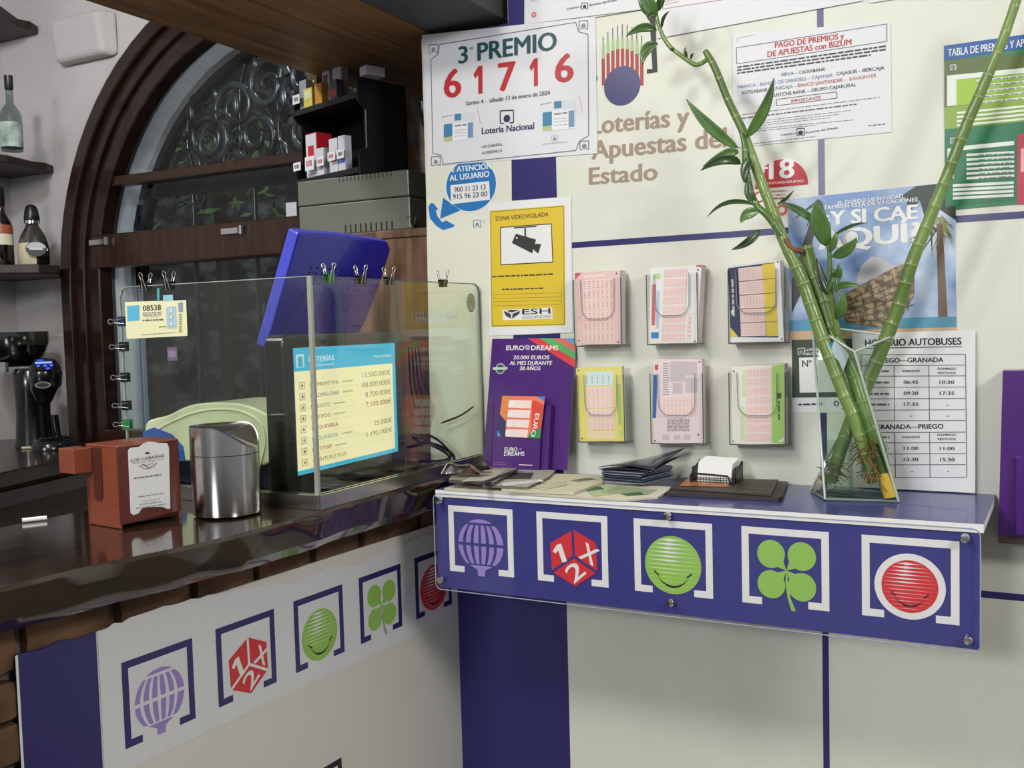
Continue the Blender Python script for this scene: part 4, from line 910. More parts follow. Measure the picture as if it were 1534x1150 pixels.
MORT = noisy('mortar', '#5d5148', '#7d7064', 30, .9, .4); BRICK = noisy('old_brick', '#43301f', '#7d5a40', 14, .85, .6, lo=.3, hi=.7)
core = MB(); core.hexa([CP(2.6, 0, -.02), CP(2.6, 0, -.24), CP(.0, 0, -.24), CP(.0, 0, -.02)], [CP(2.6, CT-.0725, -.02), CP(2.6, CT-.0725, -.24), CP(.0, CT-.0725, -.24), CP(.0, CT-.0725, -.02)], MORT); core.build('core', bar)
br = MB(); rb = random.Random(11)
def brick(t0, t1, z0, z1):
    n = 5; rings = []
    for k in range(n+1):
        t = t0+(t1-t0)*k/n; e = .006 if k in (0, n) else 0
        j = [rb.uniform(-.004, .004) for _ in range(4)]
        rings.append([CP(t, z0+e+j[0], -.03), CP(t, z0+e+j[0], -.001-e+j[1]), CP(t, (z0+z1)/2, .004-e+j[2]), CP(t, z1-e+j[3], -.001-e), CP(t, z1-e+j[3], -.03)])
    br.rings(rings, BRICK)
js = [0.005, .13, .335, .48, .63, .775, .93, 1.087, 1.245, 1.40, 1.6, 1.8]
for a, b in zip(js, js[1:]): brick(a+.008, b-.010, .902+rb.uniform(0, .006), .986)
for r_ in range(12):
    z1 = .893-r_*.062; o_ = .0 if r_ % 2 else .11
    for k in range(5): brick(1.06+o_+k*.22-.10*(r_ % 2 == 0), 1.06+o_+k*.22+.205-.10*(r_ % 2 == 0), z1-.052, z1)
br.build('brick_facing', bar, 50)
# cladding panel, purple band, torn strip with logos
cl = Sheet(CP(0, 0, .005), CU, (0, 0, 1), .0003, .0003)
cl.base([(-.970, 0), (0, 0), (0, .93), (-.97, .93)], M('#dcdad0', .5), .005); cl.build('white_panel', bar)
pn = Sheet(CP(0, 0, .006), CU, (0, 0, 1)); pn.base([(-1.098, 0), (-.971, 0), (-.971, .931), (-1.0, .929), (-1.03, .934), (-1.06, .930), (-1.098, .934)], PURPLE, .006); pn.polyuv([(-1.101, 0), (-1.097, 0), (-1.097, .933), (-1.101, .933)], PWHITE, 1); pn.build('purple_band', bar)
stp = Sheet(CP(0, 0, .0062), CU, (0, 0, 1))
rt = random.Random(5); torn = []
tops = [(-.002, .905), (-.1, .914), (-.2, .912), (-.33, .902), (-.345, .896), (-.44, .912), (-.56, .905), (-.66, .925), (-.77, .934), (-.88, .937), (-.968, .931)]
for (a, za), (b, zb_) in zip(tops, tops[1:]):
    for k in range(6): torn.append((a+(b-a)*k/6, za+(zb_-za)*k/6+rt.uniform(-.0025, .0025)))
torn.append(tops[-1])
stp.base([(-.968, .699), (-.002, .699)]+torn, M('#e0e0e2', .45), .0008)
for k in range(5): logo(stp, k, (-.9295+.19069*k, .8695), .13967, NAVY if False else PURPLE, PWHITE, 1, .987)
stp.build('logo_strip', bar)
sg = Sheet(CP(0, 0, .0062), CU, (0, 0, 1)); sg.base([(-.56, .40), (-.43, .40), (-.43, .522), (-.56, .522)], PWHITE, .0006)
for a, b, c_, d_ in ((-.56, .510, -.43, .522), (-.56, .40, -.548, .522), (-.442, .40, -.43, .522)): sg.polyuv([(a, b), (c_, b), (c_, d_), (a, d_)], INK, 1)
tag(sg.build('counter_sign'), 'small black framed sign low on the counter front at the bottom edge', 'sign')

# napkin holder
RUST = M('#84402a', .35, name='rust_red', coat=.3); RUST_SHADE = M('#5a2217', .35, coat=.3); RUSTD = M('#4a1a10', .4)  # face plate gets a darker rust, its shaded side put into the colour
A = at(134, 785, z=CT); Bc = at(181, 793, z=CT); Cc = at(267, 771, z=CT)
ux = (Bc-A).normalized(); vy = V((-ux.y, ux.x, 0)); wN = (Bc-A).length; dN = .118; hN = .137
nh = thing('napkin_holder', 'rust red napkin holder with white napkins on the bar top', 'napkin holder', A)
NP = lambda a, b, z: A+ux*a+vy*b+V((0, 0, z))
tt = .004; zf = CT-CT+.0004
def nbox(a0, b0, z0, a1, b1, z1, mat=RUST):
    return MB().hexa([NP(a0, b0, z0), NP(a1, b0, z0), NP(a1, b1, z0), NP(a0, b1, z0)], [NP(a0, b0, z1), NP(a1, b0, z1), NP(a1, b1, z1), NP(a0, b1, z1)], mat)
nbox(.004, .004, .006, wN-.004, dN-.004, hN-.003, RUSTD).build('core', nh)
MB().prism([NP(0, 0, zf), NP(wN, 0, zf), NP(wN, 0, hN), NP(0, 0, hN)], vy*tt, RUST).build('end_plate', nh, bevel=.0015)
nbox(0, dN-tt, zf, wN, dN, hN).build('end_plate', nh, bevel=.0015)
nbox(0, 0, hN-.004, wN, dN, hN+.001).build('top_plate', nh, bevel=.0015)
nbox(-.001, 0, zf, tt, dN, hN-.004).build('side_plate', nh)
# side facing the room: frame around the napkin opening
fx = wN-.003
def ring_face(x):
    o_ = [(0, .004), (dN, .012), (dN, hN), (0, hN)]
    return o_
MB().prism([NP(fx, 0, .006), NP(fx, dN, .012), NP(fx, dN, hN), NP(fx, 0, hN)], ux*.003, RUST_SHADE).build('face_plate', nh, bevel=.001)
ns = Sheet(NP(wN+.0004, 0, 0), vy, (0, 0, 1)); 
q = lambda x, y: (x/3.833, 560+y/3.833)
op = [q(735, 440), q(748, 424), q(798, 418), q(822, 400), q(850, 388), q(885, 390), q(915, 396), q(958, 396), q(970, 420), q(978, 770), q(966, 776), q(930, 762), q(890, 762), q(845, 765), q(815, 772), q(795, 800), q(768, 810), q(750, 798)]
ns.basepx(op, PAPER, .0004)
BRN = M('#5c2f28', .5)
ns.text('LOS CABAÑAS', q(750, 506), q(942, 476), 4.6, BRN, 2, .005); ns.text('RESTAURANTE', q(762, 517), q(935, 492), 2, M('#a87a70', .5), 2); ns.poly([q(828, 455), q(845, 446), q(862, 452), q(848, 462)], BRN, 2)
sw = [q(800, 532), q(820, 520), q(840, 530), q(860, 540), q(880, 520), q(900, 512)]; ns.path(sw, .7, BRN, 2); ns.path([q(802, 528), q(830, 545), q(860, 540), q(890, 528), q(898, 512)], .6, BRN, 2); ns.path([q(815, 518), q(845, 524), q(880, 508)], .6, BRN, 2)
ns.greek(q(770, 602), q(925, 580), 1.5, LN, 2); ns.greek(q(792, 708), q(940, 686), 1.2, GREY, 2); ns.text('957 70 20 97', q(822, 736), q(916, 722), 2.4, GREY, 2); ns.greek(q(800, 752), q(930, 734), 1.1, GREY, 2); ns.greek(q(778, 774), q(952, 748), 1.1, GREY, 2)
nap = ns.build('napkin_pile'); tag(nap, 'white paper napkins showing in the opening of the rust red holder', 'napkins')
# hook-shaped block on the end plate
k0, k1 = -.030, .030
nbox(-.026, -.034, hN-.046, .020, -.0005, hN-.004).build('front_block', nh, bevel=.0015)
MB().prism([NP(.022, -.0006, hN-.088), NP(.030, -.0006, hN-.094), NP(.042, -.0006, hN-.092), NP(.047, -.0006, hN-.084), NP(.047, -.0006, hN-.004), NP(.022, -.0006, hN-.004)], vy*-.001, M('#4a1a0e', .6)).build('slot', nh)

# steel bin with swing lid
c = at(327, 779, z=CT); c = V((c.x, c.y, CT))+V((-.469, .881, 0))*.056; RB = .0585
bn = thing('table_bin', 'brushed steel table bin with swing lid beside the napkin holder', 'bin', c)
MB().lathe([(RB-.006, .0006), (RB-.001, .004), (RB, .012), (RB, .108)], c, STEEL, 48).build('body', bn, 40)
SL = noisy('steel_lid', '#c2bfb8', '#d4d1cb', 30, .2, metal=1, stretch=(1, 1, .02))
lid = MB(); rings = []
dirF = V((.62, -.78, 0)).normalized(); dirR = V((-dirF.y, dirF.x, 0))
N = 48
def lidz(a):                                               # the dome dips on the side towards the room's right
    q_ = abs((math.degrees(a)-12+180) % 360-180)
    return .158-.040*(.5+.5*math.cos(PI*min(1, q_/85)))
for r_, f in ((RB, 0), (RB, .02), (RB, 1)):
    ring = []
    for j in range(N):
        a = 2*PI*j/N; d = Vector((math.cos(a), math.sin(a), 0)) if False else V((math.cos(a), math.sin(a), 0))
        zt = .1095+(lidz(a)-.1095)*f
        ring.append(c+d*r_+V((0, 0, zt)))
    rings.append(ring)
ring = [c+V((math.cos(2*PI*j/N), math.sin(2*PI*j/N), 0))*(RB-.002)+V((0, 0, lidz(2*PI*j/N)-.002)) for j in range(N)]; rings.append(ring)
for sc in (.75, .5, .25, .04): rings.append([c+V((math.cos(2*PI*j/N), math.sin(2*PI*j/N), 0))*RB*sc+V((0, 0, (lidz(2*PI*j/N)-.004)*sc+(1-sc)*.146)) for j in range(N)])
lid.rings(rings, SL); lid.build('lid', bn, 50)
MB().lathe([(RB+.0004, .1080), (RB+.0004, .1094)], c, M('#4d4b47', .4, 1), 48).build('seam', bn, 40)

# ------------------------------------------------------------------ glass screen on the counter
PC = V((-.468, -.594, CT)); PT = 1.4745
sc_ = thing('glass_screen', 'corner glass screen with clips around the ticket terminal', 'glass screen', PC)
PR = V((-.4605, -.006, 0)); PL = V((-.945, -.597, 0))
dr = (PR-V((PC.x, PC.y, 0))); dl = (PL-V((PC.x, PC.y, 0)))
def pane(p0, p1, z0, z1, nrm, cut=.02):
    a, b = V((p0.x, p0.y, 0)), V((p1.x, p1.y, 0)); d = (b-a).normalized(); L = (b-a).length
    pts = [(0, z0), (L, z0), (L, z1-cut), (L-cut*.3, z1-cut*.3), (L-cut, z1), (0, z1)]
    return MB().prism([a+d*x+V((0, 0, z)) for x, z in pts], V(nrm)*.005, GLASS, EDGE), [a+d*x+V((0, 0, z)) for x, z in pts]
m, pr_ = pane(PC+V((0, .006, 0)), PR, CT+.004, PT, (-1, 0, 0)); m.build('right_pane', sc_)
m, pl_ = pane(PC+V((-.006, 0, 0)), PL, CT+.004, PT, (0, 1, 0)); m.build('left_pane', sc_)
MB().tube(pr_[1:5]+[pr_[5]], .0011, EDGED, 6).build('pane_edge', sc_); MB().tube(pl_[1:5]+[pl_[5]], .0010, EDGE, 6).build('pane_edge', sc_)
MB().box((PC.x-.007, PC.y-.001, CT+.02), (PC.x+.001, PC.y+.007, PT+.001), M('#a8ada0', .2, .3, coat=.6)).build('corner_post', sc_, bevel=.001)
pf = MB(); hb = .026
for a, b, nn in ((PC+V((0, -.004, 0)), V((PR.x, PR.y-.004, CT)), V((1, 0, 0))), (PC+V((.006, 0, 0)), V((PL.x, PL.y, CT)), V((0, -1, 0)))):
    for k0, k1 in ((.001, .008), (-.0115, -.0058)):
        pf.hexa([a+nn*k0+V((0, 0, .0006)), b+nn*k0+V((0, 0, .0006)), b+nn*k1+V((0, 0, .0006)), a+nn*k1+V((0, 0, .0006))], [a+nn*k0+V((0, 0, hb)), b+nn*k0+V((0, 0, hb)), b+nn*k1+V((0, 0, hb)), a+nn*k1+V((0, 0, hb))], M('#b5b2a8', .25, 1, name='screen_profile'))
pf.build('base_profile', sc_)
# oval sticker on the right pane
os_ = Sheet(PC+V((.0012, 0, .3)), (dr.x, dr.y, 0), (0, 0, 1)); cc = os_.uv((705.5, 453.5))
os_.polyuv([(cc[0]+.0185*math.cos(2*PI*k/32), cc[1]+.0212*math.sin(2*PI*k/32)) for k in range(32)], M('#6d6f62', .6), 1); os_.polyuv([(cc[0]+.0165*math.cos(2*PI*k/32), cc[1]+.0192*math.sin(2*PI*k/32)) for k in range(32)], M('#a3a58f', .6), 2)
for k, h in enumerate((9, 3, 0, -3, -8)): os_.polyuv([(cc[0]-.009, cc[1]+h*.001), (cc[0]+.009, cc[1]+h*.001), (cc[0]+.009, cc[1]+h*.001+.0011), (cc[0]-.009, cc[1]+h*.001+.0011)], M('#75776a', .6), 3)
tag(os_.build('oval_sticker'), 'grey oval sticker near the far top corner of the right pane', 'sticker')
# ticket on the left pane
ts = Sheet(PC+V((0, -.0014, .3)), (-dl.x, -dl.y, 0), (0, 0, 1)); q = lambda x, y: (x/3.833, 280+y/3.833)
ts.basepx([q(717, 660), q(1068, 649), q(1076, 854), q(727, 872)], M('#e6e2b8', .5), .0003)
CY = M('#5ab2d0', .5); LC = M('#a9c4d0', .5)
TAPE = M('#4fa5a0', .35); ts.poly([q(902, 582), q(916, 580), q(917, 655), q(903, 657)], TAPE, 1); ts.poly([q(936, 622), q(994, 618), q(995, 652), q(938, 656)], M('#8fc3c8', .35), 1)
ts.poly([q(730, 683), q(800, 678), q(802, 764), q(733, 772)], CY, 1); ts.text('08538', q(822, 711), q(926, 705), 8, INK, 2, .012)
for k in range(2): ts.greek(q(822, 727+k*12), q(932, 722+k*12), 1.8, GREY, 2, k)
ts.greek(q(820, 770), q(940, 764), 2, LN, 2); ts.greek(q(836, 748), q(910, 744), 1.2, LGREY, 2); ts.greek(q(814, 850), q(1010, 836), 1, GREY, 2)
ts.poly([q(955, 688), q(1012, 684), q(1014, 808), q(960, 813)], LC, 1)
for y in (707, 745, 786): ts.disc(q(984, y), .0042, M('#d8dfd6', .5), 2, seg=20); ts.ringuv(ts.uv(q(984, y)), .0042, .005, M('#7a8f9c', .5), 3, 20)
ts.poly([q(1024, 665), q(1050, 660), q(1052, 715), q(1026, 718)], M('#8f96b0', .5), 1)
for k in range(8): ts.poly([q(1028, 728+k*14), q(1046, 727+k*14), q(1046, 735+k*14), q(1028, 737+k*14)], M('#9b9a84', .5), 1)
ts.greek(q(915, 806), q(955, 802), 1.4, LN, 2)
tag(ts.build('lottery_ticket'), 'cream lottery ticket 08538 clipped to the left pane', 'ticket')

# ------------------------------------------------------------------ binder clips
WIRE = M('#d8d8d2', .2, .9, name='clip_wire')
def make_clip(body):
    t = bpy.data.objects.new('binder_clip', None); COL.objects.link(t); t.empty_display_size = .02
    w2 = .0095
    m = MB()
    for sg in (-1, 1):                                     # two leaves meeting at the jaw, spine on top
        m.hexa([(-w2, sg*.0035, -.011), (w2, sg*.0035, -.011), (w2, sg*.0043, -.011), (-w2, sg*.0043, -.011)], [(-w2, sg*.0062, .0045), (w2, sg*.0062, .0045), (w2, sg*.007, .0045), (-w2, sg*.007, .0045)], body)
    m.box((-w2, -.007, .004), (w2, .007, .0052), body); m.build('clip_body', t)
    for sg in (-1, 1):
        p = [(-.0052, sg*.0042, -.010), (-.0035, sg*.0078, .005), (-.0026, sg*.0105, .013), (-.0045, sg*.0118, .0185), (-.0036, sg*.0130, .0225), (0, sg*.0136, .0245), (.0036, sg*.0130, .0225), (.0045, sg*.0118, .0185), (.0026, sg*.0105, .013), (.0035, sg*.0078, .005), (.0052, sg*.0042, -.010)]
        MB().tube(spline(p, 4), .0010, WIRE, 6).build('wire_handle', t, 60)
    return t
def place(root, p, ex, ez, label, first=False):
    ex = V(ex).normalized(); ez = V(ez).normalized(); ey = ez.cross(ex).normalized()
    mt = Matrix((ex, ey, ez)).transposed().to_4x4(); mt.translation = p
    if first: root.matrix_world = mt; o_ = root
    else: o_ = dup(root, mt)
    return tag(o_, label, 'binder clip', 'binder clips on the glass screen')
cb = make_clip(M('#141416', .3)); cg = make_clip(M('#1f7d3c', .35)); cn = make_clip(M('#1c2a4c', .35))
def onR(px_, py_): p = at(px_, py_, o=PC+V((-.0025, 0, 0)), n=V((1, -.0127, 0))); return V((p.x, p.y, PT+.001))
def onL(px_, py_): p = at(px_, py_, o=PC+V((0, .0025, 0)), n=V((0, 1, 0))); return V((p.x, p.y, PT+.001))
RX, LX = V((dr.x, dr.y, 0)), V((1, 0, 0)); UP = V((0, 0, 1))
place(cg, onR(493, 420), RX, UP, 'green binder clip on the top of the right pane near the corner post', True)
place(cb, onR(541, 425), RX, UP, 'black binder clip on the right pane top, next after the green clip', True)
place(cb, onR(583, 427), RX, UP, 'black binder clip on the right pane top above the monitor right edge')
place(cb, onR(664, 434), RX, UP, 'black binder clip on the right pane top in front of the white sheet')
place(cb, onL(219, 436), LX, UP, 'black binder clip on the left pane top, above the ticket on its left')
place(cb, onL(254, 434), LX, UP, 'black binder clip on the left pane top above the right of the ticket')
def onE(py_): z = at(190, py_, y=PC.y).z; return V((PL.x-.001, PC.y+.001, z))
place(cn, onE(481), UP, (-1, 0, 0), 'navy binder clip on the left pane edge beside the ticket', True)
place(cb, onE(519), UP, (-1, 0, 0), 'black binder clip on the left pane edge just below the ticket')
place(cb, onE(565), UP, (-1, 0, 0), 'black binder clip midway down the left pane edge')
place(cb, onE(607), UP, (-1, 0, 0), 'black binder clip on the left pane edge above the lowest green clip')
place(cg, onE(635), UP, (-1, 0, 0), 'green binder clip lowest on the left pane edge above the napkin holder')

# ------------------------------------------------------------------ customer monitor
mo = thing('customer_monitor', 'black monitor behind the glass showing lottery jackpots', 'monitor', V((-.62, -.3, CT)))
S0 = at(443, 515, y=-.5); S1 = at(596, 517, x=-.611)
S0 = V((-.585, -.5, 0)); S1 = V((-.611, -.12, 0)); du = (S1-S0).normalized()
dnorm = du.cross(V((0, 0, 1)))
sm = Sheet(V((S0.x, S0.y, 1.106)), du, (0, 0, 1), .0004, .0003)
tl, tr, br_, bl_ = [sm.uv(p) for p in ((443.5, 516), (596, 517.5), (591, 681), (440.5, 709))]
u0, u1 = (tl[0]+bl_[0])/2, (tr[0]+br_[0])/2; v0, v1 = (bl_[1]+br_[1])/2, (tl[1]+tr[1])/2
EM = lambda h, e=1.0: M(h, .3, emit=e)
c_blue, c_cream = EM('#42b8de', 1.05), EM('#fbeebc', 1.1)
def Q(a, b): return (u0+(u1-u0)*a, v1-(v1-v0)*b)
def sq(a0, b0, a1, b1, m, l): sm.polyuv([Q(a0, b1), Q(a1, b1), Q(a1, b0), Q(a0, b0)], m, l)
sq(0, 0, 1, 1, c_blue, 1); sq(.0, .185, .965, .965, c_cream, 2); sq(.02, .05, .09, .155, EM('#c8e6ee', 1), 2); sq(.035, .07, .075, .15, EM('#4fb0d4', 1), 3); sm.textuv('LOTERÍAS', Q(.13, .115), Q(.36, .115), .010, EM('#e6f6fa', 1), 3, .025); sq(.13, .145, .36, .15, EM('#e6f6fa', 1), 3)
sm.textuv('Botes acumulados', Q(.76, .12), Q(.955, .12), .006, EM('#e6f6fa', 1), 3, .02)
DK = EM('#8a866c', .9); DKR = EM('#b06a5a', .9); DKB_ = EM('#7078a0', .9)
rowsm = [('LA PRIMITIVA', '13.500.000€', DK), ('EUROMILLONES', '88.000.000€', DKB_), ('BONOLOTO', '8.700.000€', DK), ('EL GORDO', '7.100.000€', DKR), ('LA QUINIELA', '', EM('#b84a50', .9)), ('EL QUINIGOL', '25.000€', EM('#6aa0b0', .9)), ('LOTOTURF', '1.195.000€', DKR), ('QUÍNTUPLE PLUS', '', EM('#b09860', .9))]
for k, (n_, a_, cm) in enumerate(rowsm):
    b = .315+.087*k
    sq(.035, b-.045, .085, b+.012, EM('#c9c39c', .95), 3); sq(.043, b-.037, .077, b+.004, c_cream, 4); sq(.052, b-.028, .068, b-.004, cm, 5)
    L = .02*len(n_); sm.textuv(n_, Q(.13, b), Q(.13+L*1.1, b), .0075, cm, 4, .025)
    if k < 7 and k != 4: sq(.13+L*1.1+.03, b-.02, .13+L*1.1+.14, b-.008, EM('#cbc59c', .95), 4)
    if a_: L = .028*len(a_); sm.textuv(a_, Q(.935-L, b-.03+.0), Q(.935, b-.03), .0105, EM('#9a957a', .9) if k != 3 else EM('#b86a5c', .9), 4, .008)
    if k: sq(.1, b-.062, .93, b-.0605, EM('#d9d2a6', .95), 3)
sp = sm.build('screen', mo)
mb_ = MB(); e0, e1, z0, z1 = u0-.030, u1+.034, -.0425, v1+.026
W3 = lambda u, v, d: sm.o+sm.U*u+sm.V*v+sm.N*d
def mrr(x0, y0, x1, y1, r, n=6):
    out = []
    for cx, cy, a0 in ((x1-r, y1-r, 0), (x0+r, y1-r, 90), (x0+r*.3, y0+r*.3, 180), (x1-r*.3, y0+r*.3, 270)):
        rr_ = r if a0 < 180 else r*.3
        for k in range(n+1): a = math.radians(a0+90*k/n); out.append((cx+rr_*math.cos(a), cy+rr_*math.sin(a)))
    return out
pts = mrr(e0, z0, e1, z1, .022); mb_.prism([W3(a, b, 0) for a, b in pts], -sm.N*.045, M('#121214', .28, coat=.4)); mb_.build('casing', mo, bevel=.004)
MB().hexa([W3(u0+.1, z0, -.02), W3(u1-.1, z0, -.02), W3(u1-.1, z0, -.062), W3(u0+.1, z0, -.062)], [W3(u0+.1, z0+.012, -.02), W3(u1-.1, z0+.012, -.02), W3(u1-.1, z0+.05, -.062), W3(u0+.1, z0+.05, -.062)], BLACK).build('foot', mo)
# blue operator display seen from behind
BLU = M('#1a1fa6', .3, name='terminal_blue', coat=.3); BLUL = M('#4a4fc8', .35)
P1 = at(447, 347, y=-.35); P0 = at(397, 523, y=-.35); P2_ = at(590, 368, x=P1.x)
od = thing('operator_display', 'blue backed operator display tilted behind the black monitor', 'display', V((P0.x, -.2, CT)))
slope = (P1-P0); yv = V((0, P2_.y-P1.y, 0)); nrm = yv.normalized().cross(slope.normalized())
if nrm.x < 0: nrm = -nrm
dep = .030
def OD(u, v, d=0): return P0+slope*v+yv*u+nrm*d
outl = [(0, 0), (.9, 0), (.97, .25), (1.0, .62), (1.0, .93), (.93, 1.0), (.5, 1.01), (0, 1.0)]
MB().prism([OD(a, b) for a, b in outl], -nrm*dep, BLU, BLUL).build('back_shell', od, bevel=.006)
MB().prism([OD(.02+.96*a, .02+.96*b, -dep-.0005) for a, b in outl], -nrm*.006, BLACK).build('screen_bezel', od)
vt = MB()
for r_ in range(11):
    for c_ in range(9):
        u_, v_ = .2+.062*r_, .34+.045*c_; vt.prism([OD(u_, v_, .0006), OD(u_+.02, v_+.006, .0006), OD(u_+.02, v_+.022, .0006), OD(u_, v_+.016, .0006)], nrm*.0004, M('#0c0e5a', .5))
vt.build('vents', od)
MB().tube([OD(.35, .12, -.03), OD(.35, -.05, -.06), V((P0.x-.03, P0.y+.12, CT+.07)), V((P0.x-.02, P0.y+.12, CT+.001))], .018, BLUL, 10).build('arm', od, 50)
MB().lathe([(.06, .001), (.06, .012), (.03, .02)], V((P0.x-.02, P0.y+.12, CT)), BLU, 24).build('base_plate', od, 40)
# cream ticket printer
CRM = M('#dfe2bc', .4, name='printer_cream', coat=.2)
pm = thing('ticket_printer', 'cream ticket terminal with rounded cover behind the steel bin', 'printer', V((-.78, -.35, CT)))
Yn, Yf = -.50, -.17
yq = -.46
def pt2(px_, py_): p = at(px_, py_, y=yq); return (p.x, p.z)
zf0 = CT+.001
prof = [pt2(*p) for p in ((219, 627), (222, 645))]
def arcp(pts, n=6): return [(p.x, p.y) for p in spline([V((a, b, 0)) for a, b in pts], n)]
up_ = arcp([pt2(*p) for p in ((216, 645), (222, 630), (250, 622), (275, 610), (300, 604), (335, 603), (365, 606), (395, 618), (412, 635), (414, 660), (409, 690))])
x1_ = up_[-1][0]; xa = up_[0][0]
zl = pt2(300, 692)[1]; out = [(xa, zl)]+up_+[(pt2(395, 692)[0], zl)]
MB().prism([(a, yq, b) for a, b in out], (0, .15, 0), CRM).build('cover', pm, 30, .004)
MB().box((xa+.004, yq+.004, zf0), (x1_+.004, yq+.146, zl-.0005), M('#10142c', .3, coat=.3)).build('navy_base', pm, bevel=.004)
in_ = arcp([pt2(*p) for p in ((226, 652), (245, 638), (280, 622), (310, 614), (345, 613), (372, 620), (392, 636), (398, 662), (390, 700))])
MB().tube([(a, yq-.001, b) for a, b in in_], .0022, M('#eef0d2', .35), 6).build('cover_seam', pm, 60)
MB().prism([(a, yq-.0004, b) for a, b in [pt2(*p) for p in ((216, 646), (232, 640), (258, 650), (275, 668), (278, 690), (216, 690))]], (0, -.003, 0), M('#2458b4', .35)).build('blue_front', pm)
dk = [pt2(*p) for p in ((412, 645), (417, 650), (422, 690), (422, 742), (405, 742), (408, 700))]
MB().prism([(a, yq+.006, b) for a, b in dk], (0, .13, 0), M('#10142c', .3, coat=.3)).build('dark_side', pm)
# cables between monitor and sheet
cab = thing('cable_bundle', 'coiled black cables behind the glass right of the monitor', 'cables', V((-.60, -.05, CT)))
rc = random.Random(4)
def cpt(px_, py_, y): p = at(px_, py_, y=y); return V((min(p.x, -.475), p.y, max(p.z, CT+.006)))
MB().tube(spline([cpt(618, 655, -.06), cpt(650, 668, -.05), cpt(670, 680, -.05), cpt(672, 690, -.06), cpt(650, 694, -.07), cpt(632, 700, -.08), cpt(620, 703, -.09)], 8), .0035, BLACK, 6).build('cable', cab, 60)
MB().tube(spline([cpt(610, 670, -.06), cpt(645, 664, -.045), cpt(676, 678, -.04), cpt(678, 692, -.05), cpt(655, 698, -.06), cpt(610, 706, -.08)], 8), .0035, BLACK, 6).build('cable', cab, 60)
MB().tube(spline([cpt(640, 650, -.04), cpt(660, 662, -.04), cpt(676, 682, -.045), cpt(660, 690, -.05), cpt(628, 690, -.06)], 8), .003, BLACK, 6).build('cable', cab, 60)
for k in range(4):
    x = 612+k*5; MB().tube(spline([cpt(x, 520, -.02), cpt(x+3+k, 575, -.02), cpt(x+8+k*2, 600, -.03), cpt(x+12, 612, -.03), cpt(634, 600-k*3, -.03), cpt(638, 612, -.03), cpt(634, 640, -.03), cpt(630, 668, -.05)], 6), .0022, BLACK, 6).build('cable', cab, 60)
pe = [cpt(660, 634, -.03), cpt(690, 622, -.025), cpt(716, 608, -.02)]
MB().tube(spline(pe, 6), [.001]+[.0022]*11+[.0006], BLACK, 6).build('loose_end', cab, 60)
# white stick on the bar
a, b = at(33, 778, z=CT+.006), at(70, 774, z=CT+.006)
tag(MB().tube([V((a.x, a.y, CT+.0045)), V((b.x, b.y, CT+.0045))], .004, PAPER, 10).build('white_straw', smooth=50), 'short white stick lying on the bar top left of the napkin holder', 'stick')
# ------------------------------------------------------------------ cabinet, appliance and cigarette rack behind the bar
cab_ = thing('wooden_cabinet', 'brown wooden cabinet behind the bar next to the white panel', 'cabinet', (-.83, .25, 0))
BRW = noisy('cabinet_wood', '#4a3423', '#7a5a40', 5, .5, .1, (8, 8, .8), 6)
m = MB(); m.box((-1.06, .062, 0), (-.613, .5, 1.60), BRW); m.build('carcass', cab_, bevel=.003)
MB().box((-1.065, .058, 1.6005), (-.609, .5, 1.621), BRW).build('top_board', cab_, bevel=.003)
ap = thing('grey_appliance', 'grey metal appliance with vent slots on top of the wooden cabinet', 'appliance', (-.86, .2, 1.6215))
GRM = M('#77786c', .4, .3, name='grey_metal')
MB().box((-1.035, .065, 1.6215), (-.69, .40, 1.70), GRM).build('lower_case', ap, bevel=.003); MB().box((-1.035, .063, 1.7015), (-.69, .40, 1.765), GRM).build('upper_case', ap, bevel=.003)
for k in range(10): MB().box((-.888+k*.0158, .0645, 1.624), (-.884+k*.0158, .066, 1.644), BLACKM).build('vent_slot', ap)
for k in range(14): MB().box((-.90+k*.0122, .0625, 1.752), (-.898+k*.0122, .064, 1.764), BLACKM).build('vent_slot', ap)
TH = math.radians(17); RU = V((math.cos(TH), -math.sin(TH), 0)); RD = V((math.sin(TH), math.cos(TH), 0))
RC = V((-.838, .07, 0)); zt_, zb0 = 2.009, 1.7665
rk = thing('cigarette_rack', 'black cigarette rack with two trays on the grey appliance', 'rack', RC+V((0, 0, zb0)))
BK = M('#0c0c0d', .5, name='rack_black'); RW = .292; RDp = .155
RP = lambda u, w_, z: RC+RU*u+RD*w_+V((0, 0, z))
sideprof = [(0, zb0), (0, zb0+.052), (.022, zb0+.066), (.022, zt_-.075), (.0, zt_-.058), (0, zt_-.012), (.004, zt_), (RDp, zt_-.002), (RDp, zb0)]
for u in (-.006, -RW): MB().prism([RP(u, a, b) for a, b in sideprof], RU*.006, BK).build('side_panel', rk)
MB().hexa([RP(-RW, RDp-.006, zb0), RP(0, RDp-.006, zb0), RP(0, RDp, zb0), RP(-RW, RDp, zb0)], [RP(-RW, RDp-.006, zt_-.04), RP(0, RDp-.006, zt_-.04), RP(0, RDp, zt_-.04), RP(-RW, RDp, zt_-.04)], BK).build('back_panel', rk)
def tray(z):
    m = MB(); m.hexa([RP(-RW+.006, .002, z), RP(-.006, .002, z), RP(-.006, RDp-.006, z+.0), RP(-RW+.006, RDp-.006, z+.0)], [RP(-RW+.006, .002, z+.005), RP(-.006, .002, z+.005), RP(-.006, RDp-.006, z+.005), RP(-RW+.006, RDp-.006, z+.005)], BK)
    m.hexa([RP(-RW+.006, -.001, z), RP(-.006, -.001, z), RP(-.006, .002, z), RP(-RW+.006, .002, z)], [RP(-RW+.006, -.001, z+.014), RP(-.006, -.001, z+.014), RP(-.006, .002, z+.014), RP(-RW+.006, .002, z+.014)], BK); m.build('tray', rk)
Zt2, Zt1 = zt_-.052, zb0+.006
